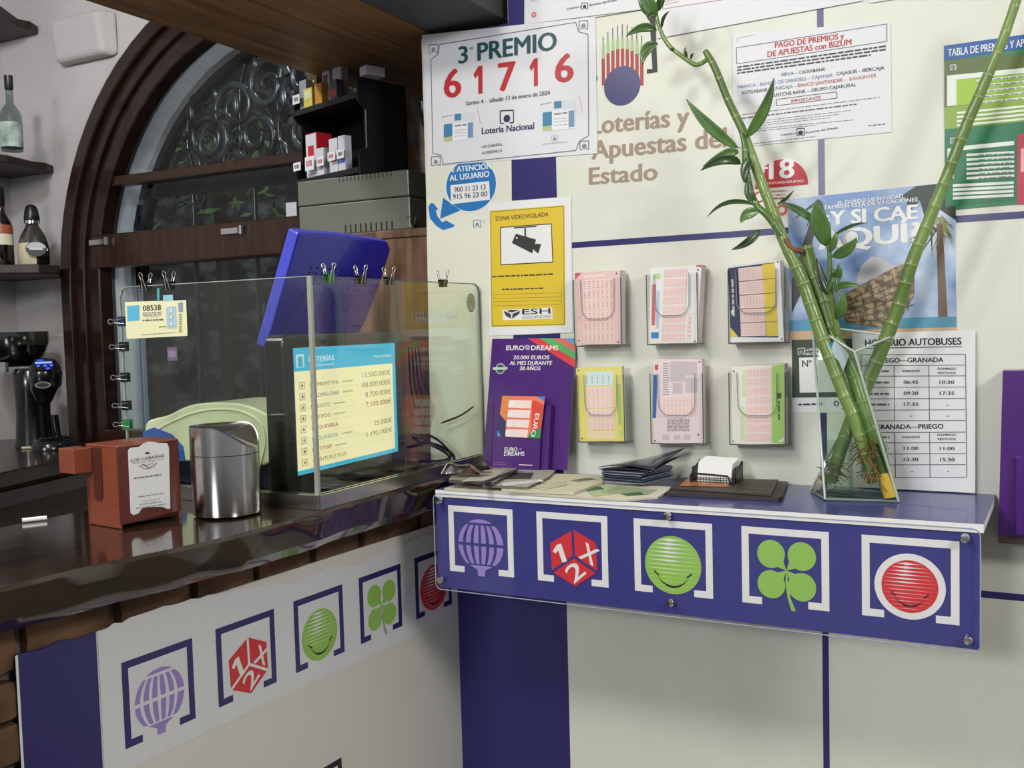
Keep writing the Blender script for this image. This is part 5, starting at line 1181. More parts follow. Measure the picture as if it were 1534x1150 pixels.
tray(Zt2); tray(Zt1)
MB().tube([RP(.001, .022, zb0+.07), RP(.001, .022, zt_-.08)], .0015, M('#8a8a8c', .3), 6).build('edge_strip', rk)
rs = Sheet(RP(0, -.0015, 0), RU, (0, 0, 1))
q = lambda x, y: (380+x/4.423, 80+y/4.423)
def tagged(x0, x1, y0, y1, label, red=False):
    s = Sheet(RP(0, -.0022, 0), RU, (0, 0, 1)); A, B = s.uv(q(x0, y0)), s.uv(q(x1, y1)); u0, u1 = min(A[0], -RW+.008) if False else A[0], B[0]
    z0, z1 = B[1], A[1]
    s.base([(u0, z0), (u1, z0), (u1, z1), (u0, z1)], PWHITE, .0005)
    for k in range(4): u = u0+(u1-u0)*(.2+.16*k); s.polyuv([(u, z0+(z1-z0)*.3), (u+(u1-u0)*.09, z0+(z1-z0)*.3), (u+(u1-u0)*.09, z0+(z1-z0)*.72), (u, z0+(z1-z0)*.72)], RED if red else INK, 1)
    tag(s.build('price_tag'), label, 'price tag', 'price tags on the cigarette rack')
def pack(x0, x1, y0, zfl, w_, body, top, label, bands=(), d=.022):
    s = Sheet(RP(0, w_, 0), RU, (0, 0, 1)); A, B = s.uv(q(x0, y0)), s.uv(q(x1, y0)); u0, u1 = A[0], B[0]; z1 = A[1]; z0 = zfl
    u0 = max(u0, -RW+.008)
    t = thing('cigarette_pack', label, 'cigarette pack', RP((u0+u1)/2, w_, z0), 'cigarette packs on the black rack')
    MB().hexa([RP(u0, w_, z0), RP(u1, w_, z0), RP(u1, w_+d, z0), RP(u0, w_+d, z0)], [RP(u0, w_, z1), RP(u1, w_, z1), RP(u1, w_+d, z1), RP(u0, w_+d, z1)], body).build('box', t, bevel=.0008)
    for a, b, c_, e_, m_ in bands: s.polyuv([(u0+(u1-u0)*a, z0+(z1-z0)*b), (u0+(u1-u0)*c_, z0+(z1-z0)*b), (u0+(u1-u0)*c_, z0+(z1-z0)*e_), (u0+(u1-u0)*a, z0+(z1-z0)*e_)], m_, 1)
    if bands: s.b.build('front_print', t, fix=False)
CR = M('#c01f2a', .4); CW = M('#d2d2d6', .45); CG = M('#9a9aa0', .45); CBR = M('#6d5436', .45); CY_ = M('#d6c85a', .45); CO = M('#c98a2a', .45); CP_ = M('#6a4a68', .45); CBL = M('#5a78c0', .45)
pack(300, 345, 185, Zt2+.0055, .012, CG, 0, 'grey cigarette pack at the left of the top tray')
pack(352, 412, 117, Zt2+.0055, .040, CBR, 0, 'tall brown cigarette box on the top tray', ((.1, .3, .9, .9, M('#4a3a26', .5)), (.2, .5, .8, .75, CY_)))
pack(328, 385, 240, Zt2+.0055, .008, CY_, 0, 'yellow cigarette pack at the front of the top tray', ((.1, .55, .9, .9, M('#e6dfa8', .5)),))
pack(402, 448, 205, Zt2+.0055, .008, CO, 0, 'orange cigarette pack at the front of the top tray')
pack(450, 498, 112, Zt2+.0055, .030, CW, 0, 'white and purple cigarette pack on the top tray', ((.15, .3, .8, .85, CP_),))
pack(518, 580, 78, Zt2+.0055, .030, CG, 0, 'pale grey cigarette pack at the right of the top tray', ((.1, .6, .9, .95, CW),))
pack(505, 548, 180, Zt2+.0055, .006, M('#4a4650', .45), 0, 'dark pack with red mark at the front right of the top tray', ((.1, .3, .85, .6, CR),))
pack(342, 414, 538, Zt1+.0055, .012, CR, 0, 'large red and white cigarette pack on the lower tray', ((.02, .02, .98, .98, CW), (.2, .52, .75, .74, CR), (.15, .1, .8, .18, CG)), .05)
pack(415, 460, 632, Zt1+.0055, .008, CW, 0, 'low white cigarette pack in the middle of the lower tray', ((.15, .3, .85, .5, CG),))
pack(496, 550, 570, Zt1+.0055, .010, CW, 0, 'white cigarette pack with red square on the lower tray', ((.15, .4, .8, .65, CR),))
pack(556, 600, 550, Zt1+.0055, .010, CW, 0, 'white and blue cigarette pack at the right of the lower tray', ((.0, .3, 1, .62, CBL),))
tagged(257, 304, 282, 328, 'white price tag at the left end of the top tray')
tagged(262, 312, 728, 772, 'white price tag at the left end of the lower tray')
tagged(338, 400, 690, 768, 'white price tag below the large red and white pack', True)
tagged(415, 464, 690, 740, 'white price tag in the middle of the lower tray', True)
tagged(488, 540, 658, 705, 'white price tag below the red square pack', True)
tagged(550, 598, 642, 690, 'white price tag at the right end of the lower tray')
p = RP(-.004, .012, zt_+.0008); t = thing('cigarette_pack', 'white box lying on the top corner of the rack', 'cigarette pack', p, 'cigarette packs on the black rack')
MB().hexa([RP(-.005, .012, zt_+.0008), RP(.030, .006, zt_+.0008), RP(.034, .062, zt_+.0008), RP(-.002, .066, zt_+.0008)], [RP(-.005, .012, zt_+.024), RP(.030, .006, zt_+.024), RP(.034, .062, zt_+.024), RP(-.002, .066, zt_+.024)], CW).build('box', t, bevel=.001)
# bag and kitchen things right of the rack
c = at(622, 215, y=.3); bg_ = thing('cloth_bag', 'beige crumpled bag between the cigarette rack and the prize sheet', 'bag', (c.x, .3, 1.766))
b = MB(); rbg = random.Random(9)
def bagf(u, v):
    a = 2*PI*u; r = (.045+.012*math.sin(3*a)+.006*math.sin(7*a+3*v))*(1-.55*v**2)*(.8+.3*math.sin(PI*min(1, v+.2)))
    return V((c.x-.008+r*math.cos(a)*.9, .30+r*math.sin(a), 1.767+.235*v))
b.grid(bagf, 28, 12, noisy('bag_cloth', '#8d8072', '#b8aa9a', 20, .9, .3)); b.build('cloth', bg_, 60, fix=False)
b = MB(); b.grid(lambda u, v: bagf(-.32+.22*u, .18+.2*v)+V((0, -.004, 0)), 6, 4, M('#a8842a', .6)); b.build('yellow_patch', bg_, 60, fix=False)
c = at(627, 305, y=.2); jug = thing('white_jug', 'white plastic jug with black handle right of the grey appliance', 'jug', (c.x, .2, 1.622))
MB().lathe([(.002, .0005), (.034, .001), (.036, .05), (.026, .09), (.012, .105), (.012, .115), (.001, .118)], V((c.x, .2, 1.6215)), M('#b9b6aa', .5), 20).build('body', jug, 40)
MB().tube(spline([(c.x-.03, .17, 1.65), (c.x-.05, .165, 1.69), (c.x-.03, .17, 1.735), (c.x+.02, .17, 1.745)], 8), .007, BLACK, 8).build('handle', jug, 60)
place(cb, at(617, 342, y=.075)+V((0, 0, .004)), (1, 0, 0), UP, 'binder clip on top of the wooden cabinet beside the white jug')
# little sticker on the window glass
p = at(258, 530, y=RY+.028); ss = Sheet(p, (1, 0, 0), (0, 0, 1)); ss.base([(-.025, -.025), (.025, -.025), (.025, .025), (-.025, .025)], M('#8d6f9a', .5), .0005); ss.polyuv([(-.018, -.012), (.018, -.012), (.018, .012), (-.018, .012)], M('#b39bbd', .5), 1)
tag(ss.build('window_sticker'), 'small lilac sticker on the lower window pane behind the glass screen', 'sticker')
# card on the window rail
p = at(438, 326, y=RY-.012); m = MB().box((p.x-.022, RY-.016, 1.7556), (p.x+.022, RY-.0145, 1.80), M('#c9cbd0', .5)); tag(m.build('white_card'), 'small white card standing on the window rail beside the grey appliance', 'card')

# ------------------------------------------------------------------ corner shelves, bottles, wall light
SHW = noisy('shelf_wood', '#1c120e', '#33221a', 6, .5, .05, (1, 6, 1), 5)
def corner_shelf(zb_, th, label, xr=-2.665, wide=False):
    pts = [(-2.927, .598), (xr, .598), (xr+.03, .545), (xr+.02, .50), (-2.60, .36), (-2.68, .16), (-2.927, .1)]
    if wide: pts = [(-2.927, .598), (-2.655, .598), (-2.61, .56), (-2.44, .43), (-2.435, .34), (-2.6, .2), (-2.927, .05)]
    tag(MB().prism([(a, b_, zb_) for a, b_ in pts], (0, 0, th), SHW).build('corner_shelf', bevel=.004), label, 'shelf', 'dark corner shelves on the white wall')
corner_shelf(2.536, .03, 'topmost dark corner shelf seen from below', -2.71)
corner_shelf(2.009, .028, 'middle dark corner shelf holding the clear bottle')
corner_shelf(1.606, .032, 'lowest dark corner shelf with the two liqueur bottles', wide=True)
GLB = glass('bottle_glass', '#c9d2cf', 1.4, .04); 
c = at(19, 233, y=.33); c = V((c.x, .33, 2.0375)); bt = thing('clear_bottle', 'clear bottle with black cap and pale green label on middle shelf', 'bottle', c)
MB().lathe([(.034, .0005), (.036, .004), (.036, .12), (.030, .14), (.013, .165), (.012, .215)], c, GLB, 28).build('glass_body', bt, 40)
MB().lathe([(.0365, .012), (.0365, .098)], c, noisy('bottle_label', '#5f7a6c', '#b9c4bc', 14, .5), 28).build('label_band', bt, 40)
s_ = MB(); 
MB().lathe([(.0135, .214), (.0145, .216), (.0145, .262), (.001, .263)], c, BLACK, 20).build('cap', bt, 40)
c = at(5, 390, y=.33); c = V((c.x, .33, 1.6385)); DKG = M('#0e0b0a', .08, coat=.6)
bt = thing('cream_liqueur_bottle', 'dark cream liqueur bottle at the left edge of the lowest shelf', 'bottle', c)
k_ = 1.05
MB().lathe([(.034, .0005), (.037, .006), (.037, .13), (.034, .155), (.016, .19), (.0145, .215)], c, DKG, 28).build('glass_body', bt, 40)
MB().lathe([(.0150, .214), (.0160, .216), (.0160, .282), (.001, .284)], c, M('#15100d', .3), 20).build('cap', bt, 40)
MB().lathe([(.0375, .115), (.0375, .132), (.0362, .146)], c, M('#9a4a22', .45), 28).build('red_label', bt, 40)
MB().lathe([(.0374, .075), (.0374, .114)], c, noisy('cream_label', '#4f6a3a', '#d3ccb0', 9, .5, lo=.3, hi=.5), 28).build('cream_label', bt, 40)
c = at(51, 392, y=.39); c = V((c.x, .39, 1.6385)); bt = thing('twin_liqueur_bottle', 'round shouldered twin liqueur bottle, half cream half black, on lowest shelf', 'bottle', c)
hw = .058
def half(a0, a1, prof, mat, name, par=None, n=14):
    rings = []
    for r, z in prof:
        rings.append([c+V((r*math.cos(a0+(a1-a0)*j/n), r*.7*math.sin(a0+(a1-a0)*j/n), z)) for j in range(n+1)]+[c+V((0, 0, z))])
    return MB().rings(rings, mat).build(name, bt, 50)
pr = [(.056, .0005), (.063, .006), (.066, .05), (.060, .08)]; pr2 = [(.060, .0805), (.052, .105), (.030, .138), (.024, .150)]
va = math.radians(-37)
half(va-PI, va, pr, M('#cfc4a2', .35, coat=.4), 'cream_half'); half(va, va+PI, pr, M('#0c0908', .1, coat=.6), 'black_half')
half(0, 2*PI, pr2, glass('bottle_shoulder', '#9aa09c', 2.5, .06, base=.1), 'glass_shoulder')
MB().lathe([(.0265, .150), (.0265, .160)], c, CHROME, 24).build('collar', bt, 40)
MB().lathe([(.025, .1605), (.027, .17), (.022, .20), (.016, .214), (.004, .219)], c, BLACK, 24).build('cap', bt, 40)
ls = Sheet(c+V((.062, -.035, .056)), (.55, .83, 0), (0, 0, 1)); ls.polyuv([(.034*math.cos(2*PI*k/32), .027*math.sin(2*PI*k/32)) for k in range(32)], M('#3a3c3f', .4), 1); ls.polyuv([(.031*math.cos(PI*k/20), .003+.020*math.sin(PI*k/20)) for k in range(21)], M('#b9babc', .4), 2); ls.polyuv([(-.022, -.004), (.022, -.004), (.021, .003), (-.021, .003)], M('#d0d0d0', .4), 3); ls.base([(.025*math.cos(2*PI*k/32), .019*math.sin(2*PI*k/32)) for k in range(32)], BLACK, .012)
ls.build('oval_label', bt)
A_, B_ = at(95, 35, y=RY), at(180, 84, y=RY)
wl = thing('wall_light', 'blank plaster wall light on the white wall left of the arch', 'wall light', ((A_.x+B_.x)/2, RY, B_.z))
MB().hexa([(A_.x+.01, RY-.055, B_.z+.005), (B_.x-.03, RY-.055, B_.z+.005), (B_.x, RY-.001, B_.z), (A_.x, RY-.001, B_.z)], [(A_.x+.01, RY-.075, A_.z-.01), (B_.x-.03, RY-.075, A_.z-.01), (B_.x, RY-.001, A_.z), (A_.x, RY-.001, A_.z)], RWALL).build('shade', wl, bevel=.018, segs=3)

# back counter with the coffee grinder
ZK = .985
e0, e1 = at(0, 708, z=ZK), at(86, 690, z=ZK)
dx = (e1-e0).normalized(); far = e0+dx*((RY-.06-e0.y)/dx.y); near = e0-dx*1.6
kb = thing('back_counter', 'dark wooden back counter along the white wall under the grinder', 'counter', V((-2.6, .2, 0)))
KT = noisy('back_counter_wood', '#15100c', '#2e2218', 5, .3, .05, (6, 1, 1), 5, coat=.3)
MB().prism([V((far.x, far.y, ZK)), V((-2.925, far.y, ZK)), V((-2.925, near.y, ZK)), V((near.x, near.y, ZK))], (0, 0, -.045), KT).build('worktop', kb, bevel=.004)
MB().prism([V((far.x-.03, far.y, ZK-.046)), V((-2.925, far.y, ZK-.046)), V((-2.925, near.y, ZK-.046)), V((near.x-.03, near.y, ZK-.046))], (0, 0, -.93), noisy('lower_cabinet', '#2a1d13', '#46321f', 4, .5, .05, (1, 1, 8), 5)).build('base_cabinet', kb)
MB().prism([V((far.x-.0, far.y, ZK-.060)), V((far.x-.03, far.y, ZK-.060)), V((near.x-.03, near.y, ZK-.060)), V((near.x, near.y, ZK-.060))], (0, 0, -.045), KT).build('front_rail', kb)
g0 = at(60, 664, y=.36); gx = g0.x; gy_ = .36; gz = ZK+.0008
gr = thing('coffee_grinder', 'black coffee grinder with smoky hopper and blue lit display', 'coffee grinder', (gx, gy_, gz))
PB = M('#0b0b0d', .22, name='grinder_black', coat=.3)
GP = lambda px_, py_, y=gy_: at(px_, py_, y=y)
def ell(cx, cy, zz, rx, ry, n=24): return [V((cx+rx*math.cos(2*PI*j/n), cy+ry*math.sin(2*PI*j/n), zz)) for j in range(n)]
bcx = GP(84, 655, gy_-.02).x
MB().rings([ell(bcx-.01, gy_-.02, gz, .066, .08), ell(bcx-.01, gy_-.02, gz+.018, .066, .08), ell(bcx-.012, gy_-.02, gz+.034, .055, .068), ell(bcx-.014, gy_-.02, gz+.044, .038, .05), ell(bcx-.014, gy_-.02, gz+.038, .03, .04)], PB).build('drip_tray', gr, 40)
ccx = GP(38, 600).x
colr = []
for z, rx, ry, dx_ in ((0, .062, .07, 0), (.05, .056, .065, 0), (.12, .052, .06, 0), (.2, .056, .062, .0), (.27, .062, .065, .0), (.285, .05, .055, 0)): colr.append(ell(ccx+dx_, gy_+.03, gz+z, rx, ry))
MB().rings(colr, PB).build('body', gr, 40)
hcx = GP(68, 560, gy_-.05).x
hd = []
zh = GP(68, 560, gy_-.05).z
for dz, rx, ry in ((-.115, .008, .012), (-.09, .022, .03), (-.055, .04, .045), (-.04, .046, .052), (0, .05, .056), (.03, .044, .05), (.05, .028, .034), (.056, .01, .012)): hd.append(ell(hcx-(.012 if dz < -.05 else 0), gy_-.05, zh+dz, rx, ry))
MB().rings(hd, PB).build('head', gr, 60)
hzc = GP(26, 545); hz1 = GP(26, 497).z; hz0 = hzc.z-.01
hx = GP(24, 520, gy_+.03).x
MB().lathe([(.06, 0), (.095, (hz1-hz0)*.3), (.112, (hz1-hz0)*.7), (.112, hz1-hz0)], V((hx, gy_+.03, hz0)), glass('hopper', '#8b8b86', 2.0, .08, base=.05), 32).build('hopper', gr, 40)
MB().lathe([(.055, .004), (.09, (hz1-hz0)*.3), (.104, (hz1-hz0)*.6), (.001, (hz1-hz0)*.64)], V((hx, gy_+.03, hz0)), noisy('coffee_beans', '#120a06', '#2a1a10', 60, .4, .5), 32).build('beans', gr, 40)
MB().box((GP(18, 545).x, gy_-.065, GP(18, 556).z), (GP(32, 545).x, gy_-.05, GP(18, 541).z), CHROME).build('latch', gr, bevel=.003)
dsn = V((.5, -.6, .62)).normalized(); dsu = V((.768, .64, 0)).normalized(); dsv = dsn.cross(dsu)
ds = Sheet(V((hcx+.006, gy_-.05, zh))+dsn*.055, dsu, dsv); EB = M('#2a48ff', .3, emit=2.2); EB2 = M('#6f8cff', .3, emit=2.0)
ds.polyuv([(-.026, .004), (.028, .004), (.028, .012), (-.026, .012)], EB2, 1); ds.polyuv([(-.02, .017), (.0, .017), (.0, .021), (-.02, .021)], EB, 1)
for a, b in ((-.014, -.005), (.008, -.005), (.028, -.004), (.018, -.018)): ds.polyuv([(a+.006*math.cos(2*PI*k/14), b+.005*math.sin(2*PI*k/14)) for k in range(14)], EB, 1)
ds.base([(-.03, -.022), (.032, -.022), (.032, .024), (-.03, .024)], BLACK, .006); ds.build('display', gr)
be = Sheet(V((hcx+.034, gy_-.088, zh-.036)), (.7, .71, 0), (0, 0, 1)); be.base([(.026*math.cos(2*PI*k/24), .012*math.sin(2*PI*k/24)) for k in range(24)], CHROME, .012); be.polyuv([(.019*math.cos(2*PI*k/24), .0075*math.sin(2*PI*k/24)) for k in range(24)], M('#2b2b2e', .3), 1); be.build('badge', gr)
MB().tube([V((bcx-.03, gy_+.01, gz+.02)), V((bcx-.03, gy_, gz+.12))], .014, PB, 10).build('fork_post', gr, 40)
a, b = at(33, 671, z=ZK+.004), at(67, 670, z=ZK+.004)
tag(MB().tube([V((a.x, a.y, ZK+.005)), V((b.x, b.y, ZK+.005))], .0045, M('#c9bb8c', .6), 8).build('wooden_stirrer', smooth=50), 'pale stirring stick on the back counter in front of grinder', 'stick')

# ------------------------------------------------------------------ glass vase with lucky bamboo
bz = SZ+.0008
B3 = [V((.329, -.163, bz)), V((.450, -.141, bz)), V((.286, -.075, bz))]
T3 = [at(1217, 487, y=-.10), at(1280, 527, y=-.175), at(1338, 503, y=-.115)]
T3 = [V((p.x, p.y, p.z)) for p in T3]
vs = thing('glass_vase', 'twisted triangular glass vase half filled with water on the blue shelf', 'vase', (.36, -.12, bz))
VG = glass('vase_glass', '#f3f8f4', 1.0, .03)
def tri(p, n=6): return [p[j].lerp(p[(j+1) % 3], i/n) for j in range(3) for i in range(n)]
rings = [[B3[j].lerp(T3[j], k/16) for j in range(3)] for k in range(17)]
m = MB(); m.rings([tri(r_) for r_ in rings], VG, caps=False); m.build('wall', vs, 35)
cen = (B3[0]+B3[1]+B3[2])/3
ctr = lambda rg_: V((sum(r_.x for r_ in rg_)/3, sum(r_.y for r_ in rg_)/3, 0))
ins = [[p.lerp(V((ctr(rg_).x, ctr(rg_).y, p.z)), .055) for p in rg_] for rg_ in rings]
m = MB(); m.rings([tri(r_) for r_ in ins[1:]], VG, caps=False); m.build('inner_wall', vs, 35)
m = MB(); m.rings([[p.lerp(cen, .01) for p in B3], [p.lerp(V((cen.x, cen.y, p.z)), .04) for p in rings[1]]], glass('vase_base', '#ccd8ce', 1.2, .05, base=.03)); m.build('thick_base', vs)
for j in range(3): MB().tube([B3[j]+V((0, 0, .002)), T3[j]], .0022, M('#b9c4ba', .08, coat=.6), 8).build('edge', vs, 60)
MB().tube([T3[0], T3[1], T3[2], T3[0]], .0020, M('#ccd4cc', .08, coat=.6), 8, False).build('lip', vs, 60)
MB().tube([B3[0]+V((0, 0, .0025)), B3[1]+V((0, 0, .0025)), B3[2]+V((0, 0, .0025)), B3[0]+V((0, 0, .0025))], .0022, M('#7d8a80', .1, coat=.6), 8, False).build('foot_edge', vs, 60)
tw = (at(1270, 662, y=-.14).z-bz)/(T3[1].z-bz); nW = 6
wr_ = [[p.lerp(V((sum(r_.x for r_ in rg_)/3, sum(r_.y for r_ in rg_)/3, p.z)), .075) for p in rg_] for rg_ in [[B3[j].lerp(V((T3[j].x, T3[j].y, T3[1].z)), tw*(.1+.9*k/nW)) for j in range(3)] for k in range(nW+1)]]
wt = MB(); wt.rings([tri(r_) for r_ in wr_], glass('water', '#f4f8f2', .1, .02, graze=.12)); tag(wt.build('water', smooth=35), 'clear water in the lower part of the glass vase', 'water')
MBt = wr_[-1]
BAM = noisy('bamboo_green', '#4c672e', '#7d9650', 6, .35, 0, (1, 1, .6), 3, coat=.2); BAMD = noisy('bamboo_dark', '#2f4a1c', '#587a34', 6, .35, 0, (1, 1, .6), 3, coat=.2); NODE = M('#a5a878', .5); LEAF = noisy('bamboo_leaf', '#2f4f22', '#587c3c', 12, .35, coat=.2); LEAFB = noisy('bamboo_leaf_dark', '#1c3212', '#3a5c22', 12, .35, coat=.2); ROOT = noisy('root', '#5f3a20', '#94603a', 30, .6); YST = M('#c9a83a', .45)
def stalk(t, pts, nodes, mat, name='stalk'):
    """pts: photo x, y, depth y, width in photo pixels"""
    P = [at(a, b, y=c_) for a, b, c_, w_ in pts]; R = [w_*.5*(P[k]-CAM).dot(_f)/FPX for k, (a, b, c_, w_) in enumerate(pts)]
    n = 8; S = spline(P, n); RR_ = []
    for k in range(len(P)-1): RR_ += [R[k]+(R[k+1]-R[k])*j/n for j in range(n)]
    RR_.append(R[-1])
    L = [0]
    for a, b in zip(S, S[1:]): L.append(L[-1]+(b-a).length)
    marks = []; d = nodes*.5
    while d < L[-1]-.004: marks.append(d); d += nodes*(.85+.3*random.random())
    def pt(x):
        k = max(i for i in range(len(L)) if L[i] <= x); k = min(k, len(S)-2); f_ = (x-L[k])/max(1e-6, L[k+1]-L[k]); return S[k].lerp(S[k+1], f_), RR_[k]+(RR_[k+1]-RR_[k])*f_
    st_ = [(x, 1., 0) for x in L if all(abs(x-m_) > .0045 for m_ in marks)]
    for m_ in marks: st_ += [(max(0, m_-.003), 1., 0), (m_-.0008, 1.05, 1), (m_+.0006, 1.05, 0), (m_+.003, 1., 0)]
    st_.sort(); path = [pt(x)[0] for x, g_, f_ in st_]; rad = [pt(x)[1]*g_ for x, g_, f_ in st_]
    mb = MB().tube(path, rad, mat, 14); kn = mb.mi(NODE)
    for k, (x, g_, f_) in enumerate(st_[:-1]):
        if f_: mb.fm[k*14:(k+1)*14] = [kn]*14
    mb.build(name, t, 60); return S, RR_
def leaf(t, base, tip, wpx, mat, y0, y1, bow=(0, 0), n=12):
    A = at(base[0], base[1], y=y0); B = at(tip[0], tip[1], y=y1); mid = at((base[0]+tip[0])/2+bow[0], (base[1]+tip[1])/2+bow[1], y=(y0+y1)/2-.004)
    C_ = [A*(1-u)**2+(mid*2-(A+B)/2)*2*u*(1-u)+B*u*u for u in [k/n for k in range(n+1)]]
    w_ = wpx*(A-CAM).dot(_f)/FPX*.5
    view = (A-CAM).normalized(); m = MB(); vsx = []
    for k, p in enumerate(C_):
        tn = (C_[min(k+1, n)]-C_[max(k-1, 0)]).normalized(); sd_ = tn.cross(view).normalized(); u = k/n
        ww = w_*max(.02, (math.sin(PI*u**.75))**.8 if u < 1 else .02)
        fold = view*ww*.35
        vsx += [p-sd_*ww-fold, p-sd_*ww*.5-fold*.4, p, p+sd_*ww*.5-fold*.4, p+sd_*ww-fold]
    fs = []
    for k in range(n):
        for j in range(4): a = k*5+j; fs.append((a, a+1, a+6, a+5))
    m.mesh(vsx, fs, mat); m.build('leaf', t, 70, fix=False, solid=.0006)
r1 = thing('bamboo_stalk', 'left bamboo stalk leaning left with curled leafy shoot at its top', 'bamboo', at(1308, 718, y=-.135), 'lucky bamboo stalks in the vase')
SA, RA = stalk(r1, [(1310, 722, -.135, 21), (1294, 670, -.137, 21), (1281, 627, -.14, 21), (1267, 595, -.14, 21), (1251, 554, -.138, 21), (1232, 506, -.135, 21), (1216, 460, -.132, 20), (1200, 415, -.13, 19), (1174, 360, -.13, 17), (1153, 305, -.13, 16), (1132, 250, -.13, 15), (1113.6, 198, -.13, 13), (1090.7, 150, -.13, 11.5), (1072, 104, -.13, 11), (1060, 82, -.13, 10), (1056, 76, -.13, 8)], .038, BAM)
stalk(r1, [(1060, 88, -.13, 7), (1052, 94, -.133, 7), (1042, 97, -.136, 7), (1030, 90, -.138, 6.5), (1003, 69, -.138, 6.5), (990.5, 48, -.138, 6), (984, 27, -.138, 6), (979, 4, -.138, 6), (977, -12, -.138, 6)], .03, BAM, 'curled_shoot')
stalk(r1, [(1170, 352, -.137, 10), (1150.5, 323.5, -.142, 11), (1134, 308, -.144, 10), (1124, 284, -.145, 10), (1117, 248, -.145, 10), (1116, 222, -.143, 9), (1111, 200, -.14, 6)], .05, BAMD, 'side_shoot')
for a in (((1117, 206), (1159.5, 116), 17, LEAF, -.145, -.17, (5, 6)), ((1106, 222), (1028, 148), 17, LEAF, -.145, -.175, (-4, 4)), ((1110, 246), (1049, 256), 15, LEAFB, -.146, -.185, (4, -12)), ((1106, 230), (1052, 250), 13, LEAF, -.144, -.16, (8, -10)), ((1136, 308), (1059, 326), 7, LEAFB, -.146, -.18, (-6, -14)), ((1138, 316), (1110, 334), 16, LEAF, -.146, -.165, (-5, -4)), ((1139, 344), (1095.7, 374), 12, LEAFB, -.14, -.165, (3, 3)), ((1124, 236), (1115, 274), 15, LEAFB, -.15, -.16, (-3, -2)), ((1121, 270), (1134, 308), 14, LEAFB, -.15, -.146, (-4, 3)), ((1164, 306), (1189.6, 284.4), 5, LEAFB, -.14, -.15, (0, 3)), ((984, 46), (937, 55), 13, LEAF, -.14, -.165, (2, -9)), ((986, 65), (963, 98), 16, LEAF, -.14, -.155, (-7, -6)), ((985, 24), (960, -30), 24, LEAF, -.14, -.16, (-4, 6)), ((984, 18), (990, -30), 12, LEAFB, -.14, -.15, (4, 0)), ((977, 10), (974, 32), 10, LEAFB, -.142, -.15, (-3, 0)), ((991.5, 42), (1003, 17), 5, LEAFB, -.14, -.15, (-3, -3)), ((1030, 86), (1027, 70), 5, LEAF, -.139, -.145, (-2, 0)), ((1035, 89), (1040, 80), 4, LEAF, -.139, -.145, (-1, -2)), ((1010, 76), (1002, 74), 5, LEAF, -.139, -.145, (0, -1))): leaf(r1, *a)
r2 = thing('bamboo_stalk', 'short cut bamboo stalk with leafy side sprout in the vase', 'bamboo', at(1332, 740, y=-.135), 'lucky bamboo stalks in the vase')
stalk(r2, [(1332, 738, -.136, 16), (1316, 670, -.134, 21), (1300, 627, -.13, 22), (1283, 573, -.122, 22), (1270, 541, -.118, 22), (1248, 503, -.112, 21), (1236, 462, -.11, 21), (1226, 430.5, -.11, 20), (1216, 402, -.11, 20), (1208, 368, -.11, 18)], .05, BAM)
MB().tube([at(1334, 744, y=-.136), at(1330, 728, y=-.136), at(1325, 708, y=-.1355)], .0135, YST, 12).build('yellow_foot', r2, 60)
MB().tube(spline([at(1176, 357, y=-.14), at(1186, 372, y=-.135), at(1203, 377, y=-.125)], 6), .005, ROOT, 8).build('brown_callus', r2, 60)
MB().tube(spline([at(1255, 500, y=-.13), at(1251, 475, y=-.135), at(1244, 430, y=-.14), at(1243, 385, y=-.142), at(1240, 362, y=-.142)], 8), [.0062-.0028*k/32 for k in range(33)], BAM, 10).build('side_sprout', r2, 60)
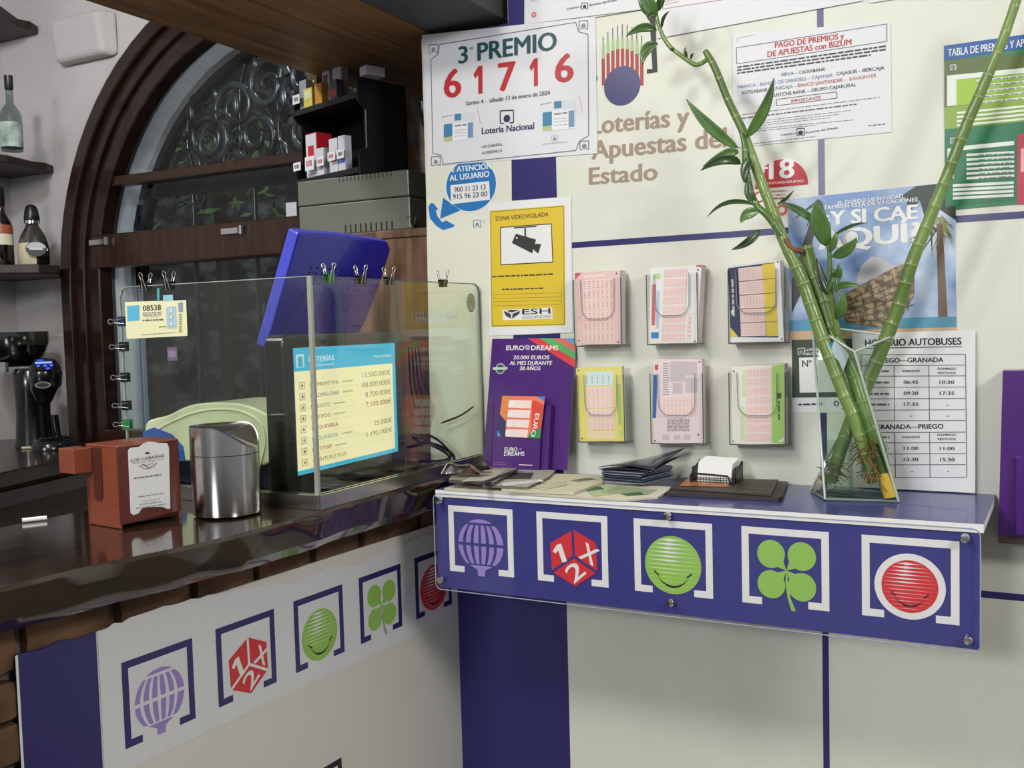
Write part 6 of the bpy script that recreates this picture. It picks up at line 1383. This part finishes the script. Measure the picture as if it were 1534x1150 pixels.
for a in (((1240, 370), (1221, 301), 26, LEAF, -.143, -.165, (-3, -4)), ((1222, 334), (1166, 303), 12, LEAF, -.15, -.165, (2, -4)), ((1246, 384), (1283.5, 355), 17, LEAF, -.143, -.165, (4, 4)), ((1243, 378), (1252, 348), 11, LEAF, -.146, -.155, (2, -2)), ((1249, 353), (1300, 334), 5, LEAFB, -.15, -.17, (0, -5)), ((1246, 424), (1257, 393), 14, LEAF, -.145, -.155, (3, 2)), ((1249, 434), (1291, 430), 10, LEAF, -.145, -.165, (-2, -6)), ((1243, 442), (1223.5, 386), 15, LEAFB, -.135, -.125, (-3, 4)), ((1252, 478), (1261, 436), 17, LEAF, -.14, -.155, (4, 2)), ((1246, 400), (1238, 440), 10, LEAF, -.147, -.15, (3, 0)), ((1247, 402), (1252, 440), 11, LEAF, -.147, -.15, (3, 0))): leaf(r2, *a)
r3 = thing('bamboo_stalk', 'tall bare bamboo stalk leaning right out of the vase', 'bamboo', at(1243, 720, y=-.11), 'lucky bamboo stalks in the vase')
stalk(r3, [(1243, 722, -.115, 18), (1254, 689, -.112, 19), (1273, 635, -.108, 20), (1302, 568, -.106, 21), (1316, 535, -.108, 21), (1332, 495, -.11, 21), (1347, 455, -.112, 20), (1366, 393, -.116, 19), (1387, 341, -.118, 18), (1418, 264.5, -.12, 17), (1446, 191, -.12, 16.5), (1467, 143, -.12, 16), (1498, 70, -.12, 15), (1511, 35, -.12, 14.5), (1524, -4, -.12, 14), (1532, -30, -.12, 14)], .036, BAM)
for t_, cx, cy, yy, sd_ in ((r1, 1307, 708, -.138, 1), (r3, 1247, 706, -.116, 2), (r1, 1297, 676, -.14, 3)):
    rr = random.Random(sd_); c0 = at(cx, cy, y=yy); mR = MB()
    for k in range(64):
        a = rr.uniform(0, 2*PI); r_ = rr.uniform(.006, .015); p0 = c0+V((r_*.7*math.cos(a), r_*.7*math.sin(a), rr.uniform(-.01, .022)))
        pts = [p0]; d = V((math.cos(a), math.sin(a), rr.uniform(-1, .2)))*.004
        for j in range(5): d = d*.8+V((rr.uniform(-1, 1), rr.uniform(-1, 1), rr.uniform(-1, .6)))*.0026; pts.append(pts[-1]+d)
        pts = [V((p.x, p.y, max(p.z, bz+.008))) for p in pts]
        mR.tube(pts, .0009, ROOT, 5)
    ro = mR.build('roots', t_, 60)
# blue label inside the vase mouth
lb = Sheet(at(1250, 530, y=-.146), (.96, -.28, 0), (0, 0, 1)); lb.basepx([(1236, 523), (1250, 510), (1262, 520), (1272, 532), (1263, 556), (1256, 540), (1244, 530)], M('#b9cbd2', .4), .0004); lb.poly([(1236, 523), (1250, 510), (1246, 520), (1239, 532)], SKY, 1)
tag(lb.build('paper_label'), 'crumpled white and blue paper label inside the vase mouth', 'label')
